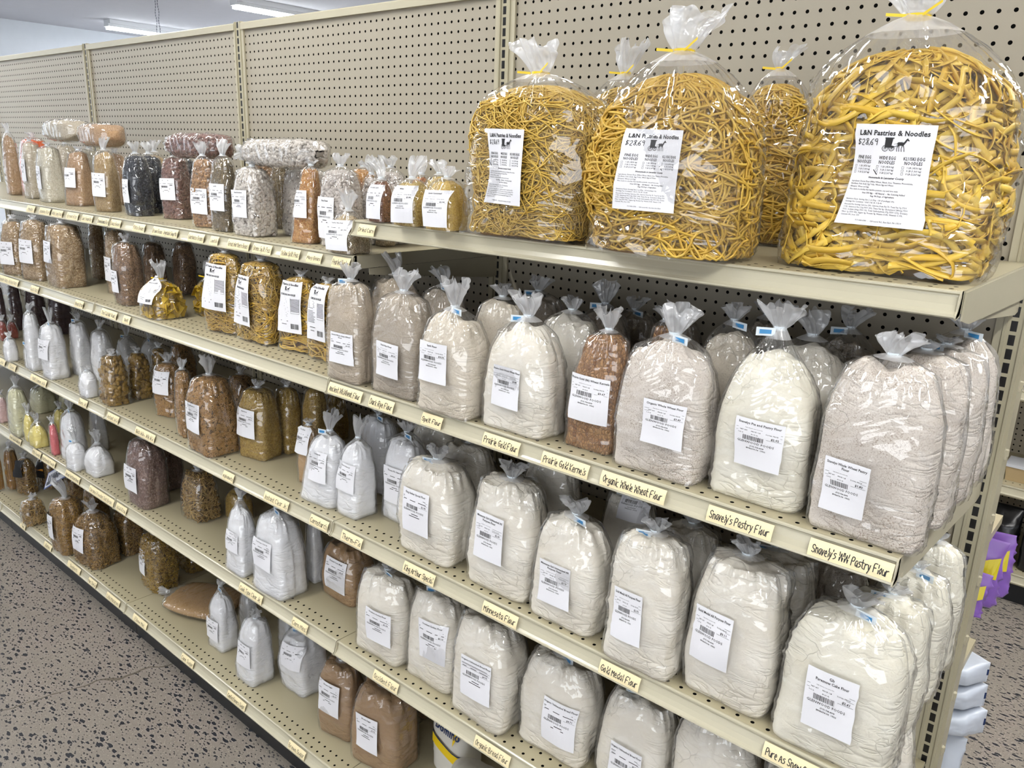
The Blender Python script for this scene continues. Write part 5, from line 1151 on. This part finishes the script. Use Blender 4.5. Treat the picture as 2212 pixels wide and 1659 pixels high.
    else: link('tie', mb.mesh('tie'), M_TAPE, pf)
    if sk:
        cx, cz, wd, hh, nmx, pr = sk
        if nmx == 'N':
            parts = noodle_label(dict(noodle_fine=0, noodle_wide=1, noodle_kluski=2)[kind], far, '$28.69'); base = (.104, .138)
        elif nmx in ('P', 'S'):
            parts = pack_label('KLUSKI EGG NOODLES' if kind == 'pack_kluski' else 'FINE EGG NOODLES', far); base = (.09, .128)
        elif nmx == 'K': parts = None; base = (.05, .09); sk = (cx, cz, .034, .075, nmx, pr); wd, hh = .034, .075
        else: parts = price_label(nmx, '%.2f' % float(pr), far, seed); base = (.0775, .097)
        lim = w_*.80
        wd = min(wd, .078 if base[0] < .08 and base[0] > .06 else .12, lim); 
        if base[0] < .08: hh = min(hh, .098); hh = max(hh, .06); wd = max(wd, min(.058, lim))
        cx = max(-w_/2*.90+wd/2, min(w_/2*.90-wd/2, cx)); cz = max(hh/2+.008, cz)
        if yaw: cx = max(-w_/2*.9+wd/2, min(w_/2*.9-wd/2, -.01))
        if parts is None:
            M_BK = simple('black_label', '#15161a', .4); M_OR = simple('orange_band', '#e8962a', .4); k = wd/.05
            n = 20; pts = np.array([(.012*k*math.cos(TAU*i/n), hh*.27+.012*k*math.sin(TAU*i/n)) for i in range(n)]+[(.009*k*math.cos(TAU*i/n), hh*.27+.009*k*math.sin(TAU*i/n)) for i in range(n)])
            o = sticker(s, cx, cz, wd, hh, .1, [rects([(-wd/2*.98, wd/2*.98, -hh*.04, hh*.09)])], pf, 'label', [M_BK, M_OR])
        else:
            sx, sz = wd/base[0], hh/base[1]
            parts = [(np.asarray(v)*np.array([[sx, sz]]), f) for v, f in parts]
            sticker(s, cx, cz, wd, hh, rng.uniform(-.03, .03) if not big else -.02, parts, pf)
    return root, s

# ---------------------------------------------------------------- every bag on the front of the gondola
YAW = {'B3': .25, 'B8': .3, 'B9': .3, 'B12': .35, 'B13': .35, 'C19': .3, 'C20': .35, 'D10': .2, 'D11': .2, 'D17': .4, 'F2': .12, 'F3': .18, 'F19': .4, 'F20': .3, 'F13': .12, 'C12': .22, 'C10': .16, 'B2': .08, 'E13': .05}
KINDMAP = {'E26': 'palepink', 'F17': 'sticks'}
rows_ = {}
for b in BAGS:
    kind = KINDMAP.get(b[0], b[2]); front = b[4] < (-.40 if b[1] in 'CDEF' else -.34); key = (b[1], kind, front); rows_.setdefault(key, []).append(b)
LAB = {}
for (shk, kind, front), bs in rows_.items():
    bs.sort(key=lambda b: (-round(b[3], 1), b[4]) if not front else -b[3])
    for i, b in enumerate(bs):
        row = 'front row' if front else 'back row'
        pos = ('the only one' if len(bs) == 1 else '%s from the end post' % ORD[i] if i else 'nearest the end post')
        LAB[b[0]] = 'clear bag of %s, %s, %s, %s' % (LOOK[kind], SHN[shk], row, pos)
for i, b in enumerate(BAGS):
    bid, shk, kind, x, y, w_, d_, h, hn, ht, lean, taper, tent, sk = b
    kind = KINDMAP.get(bid, kind); 
    if bid[0] == 'F' and kind == 'sticks': pass
    tie = 'yellow' if kind.startswith('noodle_') and kind != 'noodle_short' or kind == 'squares' else 'tape' if kind.startswith(('flour', 'powder')) and i % 3 != 1 else None
    lab = LAB[bid]; wds = lab.replace(',', ' ').split()
    if kind == 'rotini_yellow': pass
    if len(wds) > 16: lab = lab.replace(' with a tall bakery label', ', tall label').replace('second from the end post', 'second from end post').replace(' with a wide bakery label', ', label').replace('speckled whole wheat flour', 'speckled flour').replace('clear bag', 'bag')
    make_bag(kind, (x, y, ZS[shk]+.0005), w_, d_, h, hn, ht, 100+i, lean, taper, tent, sk, lab, yaw=YAW.get(bid, 0), tie=tie)

# bags lying on top of the others
make_bag('northern', (-1.475, -.385, ZS['B']+.215), .070, .105, .285, .315, .36, 501, rot=(0, -math.pi/2, 0), label='clear bag of large white beans lying flat across the standing bean bags')
make_bag('pinto', (-1.965, -.355, ZS['B']+.226), .070, .105, .24, .27, .31, 502, rot=(0, -math.pi/2, .05), label='clear bag of reddish beans lying flat on top of the pinto bean bag')
make_bag('rice_tan', (-2.70, -.34, ZS['B']+.208+.042), .080, .11, .22, .25, .29, 503, rot=(0, -math.pi/2, -.08), label='clear bag of tan rice lying on top of the rice bags, the nearer one')
make_bag('rice_pale', (-2.99, -.33, ZS['B']+.222+.042), .078, .11, .20, .23, .27, 504, rot=(0, -math.pi/2, .04), label='clear bag of pale rice lying on top of the rice bags, the farther one')
MF['orange'] = simple('orange_filling', '#e8641c', .5); LOOK['orange'] = 'orange mix'; NAME['orange'] = 'bag_of_mix'
make_bag('orange', (-3.77, -.22, ZS['B']+.0005), .17, .09, .222, .24, .26, 505, label='bright orange bag peeking over the rice bags on the long top shelf')
make_bag('tan', (-2.10, -.34, ZS['F']+.027), .036, .19, .24, .29, .33, 506, rot=(0, math.pi/2, -2.75), label='flat clear bag of brown flakes lying on the bottom deck beside the yellow curly pasta')

# ---------------------------------------------------------------- paper and foil bags
def pillow(w_, d_, h, seed, top=.55, flat=.25, crump=1.0, nt=72):
    """folded paper or foil pouch: full belly, flattened sealed top edge"""
    rg = np.random.RandomState(seed); th = np.linspace(0, TAU, nt, endpoint=False); zs = np.linspace(0, 1, 30); T, Q = np.meshgrid(th, zs)
    n = 3.6; c, sn = np.cos(T), np.sin(T); R = (np.abs(c)**n+np.abs(sn)**n)**(-1/n)
    ry = np.interp(Q, [0, .03, .5, top, 1], [.9, 1, 1.04, .92, .03]); rx = np.interp(Q, [0, .03, .5, 1], [.94, .98, 1.0, 1.03])
    x = w_/2*rx*R*c; y = d_/2*ry*R*sn; dn = nsum(rg, x/w_*2+Q, y/w_*2+Q*1.4, (3, 7, 13), 3)*.022*w_*crump*(np.minimum(ry, .5)*2)
    cr = (1-np.abs(np.sin(nsum(rg, x/w_*2, Q*2+y/w_, (2, 4), 3)*5)))**4*.02*w_*crump*np.minimum(ry*2, 1)
    k = 1+(dn+cr)/(np.sqrt(x*x+y*y)+.01); V = np.stack([x*k, y*k, Q*h], -1).reshape(-1, 3)
    i, j = np.meshgrid(np.arange(29), np.arange(nt), indexing='ij'); j2 = (j+1) % nt
    F = np.stack([i*nt+j, i*nt+j2, (i+1)*nt+j2, (i+1)*nt+j], -1).reshape(-1, 4)
    V = np.vstack([V, [[0, 0, 0]], [[0, 0, h]]]); jj = np.arange(nt)
    F3 = np.vstack([np.stack([np.full(nt, len(V)-2), (jj+1) % nt, jj], -1), np.stack([np.full(nt, len(V)-1), 29*nt+jj, 29*nt+(jj+1) % nt], -1)])
    def front(px, pz, off):
        q = pz/h; ryy = np.interp(q, [0, .03, .5, top, 1], [.9, 1, 1.04, .92, .03]); rxx = np.interp(q, [0, .03, .5, 1], [.94, .98, 1, 1.03]); u = np.clip(np.abs(px)/(w_/2*rxx), 0, .99)
        return np.stack([px, -(d_/2*ryy)*(1-u**n)**(1/n)*1.06-off, pz], -1)
    return V, F, F3, front
def paper_bag(name, loc, w_, d_, h, seed, m, label, cat, rot=(0, 0, 0), top=.7, crump=1.0, group=None):
    V, F4, F3, fr = pillow(w_, d_, h, seed, top, crump=crump); r = empty(name, loc, label, cat, group, rot)
    link('pouch', fastmesh('pouch', V, F4, F3), m, r); return r, fr
M_PAPER = enamel('white_sugar_paper', '#dedbd3', .5); M_YEL = simple('yellow_print', '#f2cf1b', .45); M_NAVY = simple('navy_print', '#16305f', .45)
def printed(root, fr, parts, name, m, off=.0025):
    mb = MB()
    for i, (vf, mi) in enumerate(parts):
        v, f = vf; v = np.asarray(v, float); mb.add(fr(v[:, 0], v[:, 1], off+.0006*i), f, mi)
    return link(name, mb.mesh(name), m, root)
r1, f1 = paper_bag('sugar_bag', (-1.012, -.345, ZS['F']+.0005), .135, .085, .215, 601, M_PAPER, 'upright white and yellow paper sugar bag with navy lettering beside the brown sugar', 'sugar bag', rot=(0, 0, -.1), crump=.5)
def band(x0, x1, zl, zr, t):
    xs = np.linspace(x0, x1, 10); V = [(x, zl+(zr-zl)*i/9) for i, x in enumerate(xs)]+[(x, zl+(zr-zl)*i/9+t) for i, x in enumerate(xs)]
    return np.array(V), [(i, i+1, 10+i+1, 10+i) for i in range(9)]
printed(r1, f1, [(band(-.064, .064, .092, .062, .030), 0), (band(-.064, .064, .121, .091, .004), 1), (shift(text2d('Domino', .031, .0011, .86, res=3), .008, .150), 1), (band(.035, .064, .12, .19, .03), 0)], 'printing', [M_YEL, M_NAVY])
r2, f2 = paper_bag('sugar_bag', (-.895, -.40, ZS['F']+.088), .125, .075, .19, 602, M_PAPER, 'crumpled white paper sugar bag lying tilted in front of the upright sugar bag', 'sugar bag', rot=(math.radians(62), .25, .55), crump=1.2)
printed(r2, f2, [(band(-.05, .05, .012, .012, .012), 0), (shift(text2d('STEVIA', .014, .0006, 1), .02, .11), 1)], 'printing', [M_YEL, simple('black_stamp', '#222226', .5)])
r3, f3 = paper_bag('sugar_bag', (-.81, -.27, ZS['F']+.0005), .13, .085, .21, 603, M_PAPER, 'white paper sugar bag with a yellow edge standing behind the crumpled one', 'sugar bag', rot=(0, 0, .2), crump=.8)
printed(r3, f3, [(band(.03, .062, .03, .03, .15), 0)], 'printing', [M_YEL])
for q, (x, y) in enumerate(((-.95, -.15), (-.62, -.42), (-.62, -.25))):
    r_, f_ = paper_bag('sugar_bag', (x, y, ZS['F']+.0005), .13, .085, .2, 610+q, M_PAPER, 'white paper sugar bag deep under the bread flours, %s' % ('farthest back', 'in front of its twin', 'behind its twin')[q], 'sugar bag')
    printed(r_, f_, [(band(-.06, .06, .09, .06, .03), 0)], 'printing', [M_YEL])

# header cards stuck on the noodle packs of the bottom deck
mb = MB(); M_CARD = simple('white_card', '#d9dbe2', .35); M_CB = simple('blue_card_edge', '#1c3a8c', .35); M_CK = simple('grey_card_print', '#3b3d49', .5)
mb.box(-.085, .085, -.0012, 0, -.042, .042, 1).box(-.078, .085, -.0020, -.0013, -.036, .036, 0)
for j in range(5): mb.box(-.065+.014*j, -.058+.014*j, -.0026, -.0021, -.010-.003*j, .02, 2)
for V_, F_ in (text2d('Linguine', .036, .0012, .8, shear=.3), rects([(-.07, -.04, -.03, -.012)])): mb.add(np.stack([V_[:, 0]+(.02 if len(V_) > 4 else 0), np.full(len(V_), -.0029), V_[:, 1]], -1), F_, 2)
o = link('product_card', mb.mesh('product_card'), [M_CARD, M_CB, M_CK], loc=(-3.36, -.43, ZS['F']+.185), rot=(-.75, -.55, .35))
tagp(o, 'white card with a blue border lying on the tangled noodles on the bottom deck', 'card')

# ---------------------------------------------------------------- goods behind the end post
M_PURP = enamel('purple_foil', '#8a63b8', .28); M_YF = enamel('yellow_foil', '#d8c81f', .35)
def snack(loc, w_, d_, h, seed, rot, label):
    r, f = paper_bag('snack_bag', loc, w_, d_, h, seed, M_PURP, label, 'snack bag', rot=rot, top=.55, crump=2.3, group=None)
    xs = np.linspace(-.30, .46, 12)*w_; rg = random.Random(seed)
    lo = [(x, h*(.18+.30*(i/11)+rg.uniform(-.02, .02))) for i, x in enumerate(xs)]; hi = [(x, h*(.48+.30*(i/11)+rg.uniform(-.02, .02))) for i, x in enumerate(xs)]
    printed(r, f, [((np.array(lo+hi), [(i, i+1, 12+i+1, 12+i) for i in range(11)]), 0)], 'yellow_band', [M_YF], .006); return r
snack((-.052, .275, .7905), .15, .042, .158, 701, (0, .05, .12), 'purple foil snack bag with a yellow splash, the upper one behind the end post')
snack((-.035, .335, .7905), .15, .042, .150, 702, (0, -.04, .1), 'plain purple foil snack bag at the back of the pair behind the end post')
snack((-.055, .215, .7905), .14, .042, .10, 703, (0, .05, .1), 'small purple and yellow foil bag, the lowest of those behind the end post')
M_WF = enamel('white_foil', '#c9d0dc', .3)
for q, (z, x, h) in enumerate(((.598, -.005, .050), (.537, .0, .055), (.470, .01, .060))):
    r, f = paper_bag('white_pouch', (x-.10, .30, z), h, .13, .15, 720+q, M_WF, 'white foil pouch with a navy stripe lying behind the end post, %s of three' % ('top', 'middle', 'bottom')[q], 'pouch', rot=(0, math.pi/2, .25), crump=1.2)
    printed(r, f, [(band(-h*.2, h*.1, .03, .03, .12), 0)], 'stripe', [M_NAVY], .003)
r, f = paper_bag('white_pouch', (-.045, .31, .1345), .15, .07, .29, 730, M_WF, 'tall white foil pouch hanging under the stacked pouches behind the end post', 'pouch', crump=1.4)
printed(r, f, [(shift(text2d('FEL', .03, .001), .03, .14), 0), (shift(text2d('el', .04, .001), .0, .05), 0)], 'printing', [simple('pouch_lettering', '#2b2c33', .5)], .004)
for q, (hx, z, cn) in enumerate((('#c2402c', .9755, 'red'), ('#d9662b', 1.0925, 'orange'), ('#b7352b', 1.2095, 'dark red'), ('#7a2f86', .7905, 'violet'), ('#86642a', .6555, 'brown'))):
    c = empty('small_carton', (-.05, .12, z), 'small %s carton seen through the slots of the end post' % cn, 'carton', 'cartons behind the end post')
    link('box', MB().box(-.055, .055, -.03, .03, 0, .110).mesh('box'), simple('carton_%d' % q, hx, .4), c); link('lid', MB().box(-.0555, .0555, -.0305, .0305, .1101, .1135).mesh('lid'), M_STICK, c)

# ---------------------------------------------------------------- the next gondola across the far aisle
GY = 2.0
def shelf_far(z, d, label):
    s = empty('gondola_shelf', (-1.2, GY, z), label, 'metal shelf', 'shelves of the far gondola')
    link('deck', MB().box(0, 2.4, .004, d, -.0015, 0).box(0, 2.4, .006, .01, -.05, -.002).mesh('deck'), deckmat('far_deck', -.03, 2), s)
    link('price_rail', MB().extrude_x([(-a[0]-0.0, a[1]*1.3) for a in [(.002, 0), (.003, -.004), (0, -.008), (.006, -.024), (.011, -.028), (.009, -.032), (-.006, -.030), (-.006, 0)]], 0, 2.4).mesh('price_rail'), M_RAIL, s)
    return s
for z, t in ((.134, 'bottom deck'), (.50, 'lowest shelf'), (.90, 'middle shelf'), (1.30, 'upper shelf'), (1.62, 'top shelf')):
    shelf_far(z, .48, 'beige metal shelf of the gondola across the far aisle, %s' % t)
g = empty('pegboard_panel', (-1.2, GY+.5, 0), 'beige pegboard back of the gondola across the far aisle', 'pegboard panel', 'far gondola back')
link('perforated_sheet', MB().box(0, 2.4, 0, .01, .1, 2.1).mesh('perforated_sheet'), M_PEG, g)
kp = empty('kick_plate', (-1.2, GY+.02, 0), 'black kick plate under the gondola across the far aisle', 'kick plate'); link('plate', MB().box(0, 2.4, 0, .012, 0, .098).mesh('plate'), M_DARK, kp)
def tub(x, y, z, w_, d_, h, body, lid, label):
    t = empty('food_tub', (x, y, z+.0005), label, 'food tub', 'tubs on the far gondola'); b = simple('tub_'+body[1:], body, .35)
    link('tub', MB().add([(-w_/2*.92, -d_/2*.92, 0), (w_/2*.92, -d_/2*.92, 0), (w_/2*.92, d_/2*.92, 0), (-w_/2*.92, d_/2*.92, 0), (-w_/2, -d_/2, h), (w_/2, -d_/2, h), (w_/2, d_/2, h), (-w_/2, d_/2, h)], [(0, 3, 2, 1), (4, 5, 6, 7), (0, 1, 5, 4), (1, 2, 6, 5), (2, 3, 7, 6), (3, 0, 4, 7)]).mesh('tub'), b, t)
    link('lid', MB().box(-w_/2-.003, w_/2+.003, -d_/2-.003, d_/2+.003, h, h+.012).mesh('lid'), simple('lid_'+lid[1:], lid, .4), t)
tub(-.13, GY+.12, .50, .17, .12, .06, '#b09a74', '#c9cbd2', 'flat beige tub with a white lid on the lowest shelf across the far aisle')
tub(-.33, GY+.14, .50, .17, .12, .07, '#a08c6a', '#c9cbd2', 'flat brown tub with a white lid, farther along the lowest shelf across the far aisle')
for q, (x, z, hx, lab) in enumerate(((-.19, .134, '#151517', 'glossy black sack'), (-.035, .134, '#1a1a1c', 'black sack with brown top'), (.12, .134, '#2b2a28', 'dark sack'), (-.36, .134, '#131315', 'black round sack'))):
    r, f = paper_bag('black_sack', (x, GY+.10, z+.0005), .14, .12, .25, 740+q, enamel('sack_%d' % q, hx, .25), '%s standing on the bottom deck across the far aisle' % lab, 'sack', crump=1.3)
    if q == 1: printed(r, f, [((np.array([(a*.016*math.cos(t)+b, a*.012*math.sin(t)+c_) for t in np.linspace(0, TAU, 12)[:-1]]), [tuple(range(11))]), 0) for a, b, c_ in ((1, -.02, .14), (.8, .02, .11), (1, -.01, .08), (.7, .03, .15))], 'green_spots', [simple('green_spot', '#5da03a', .5)], .006)
for q, (x, hx) in enumerate(((-.21, '#2a57a8'), (-.12, '#b8332a'), (-.03, '#c9c4bd'), (-.30, '#c43a2f'), (.06, '#b8332a'))):
    r, f = paper_bag('crisp_bag', (x, GY+.09, .90+.0005), .085, .07, .2, 750+q, enamel('crisp_%d' % q, hx, .3), '%s foil bag on the middle shelf across the far aisle' % ('blue', 'red', 'silver', 'farther red', 'nearer red')[q], 'foil bag', crump=1.2)
for q, (x, hx) in enumerate(((-.26, '#c3b9a9'), (-.17, '#b93a2c'), (-.08, '#d8d6d2'), (.02, '#b93a2c'))):
    r, f = paper_bag('crisp_bag', (x, GY+.09, 1.30+.0005), .085, .07, .2, 760+q, enamel('crispb_%d' % q, hx, .3), '%s foil bag on the upper shelf across the far aisle' % ('tan', 'red', 'white', 'nearer red')[q], 'foil bag', crump=1.2)
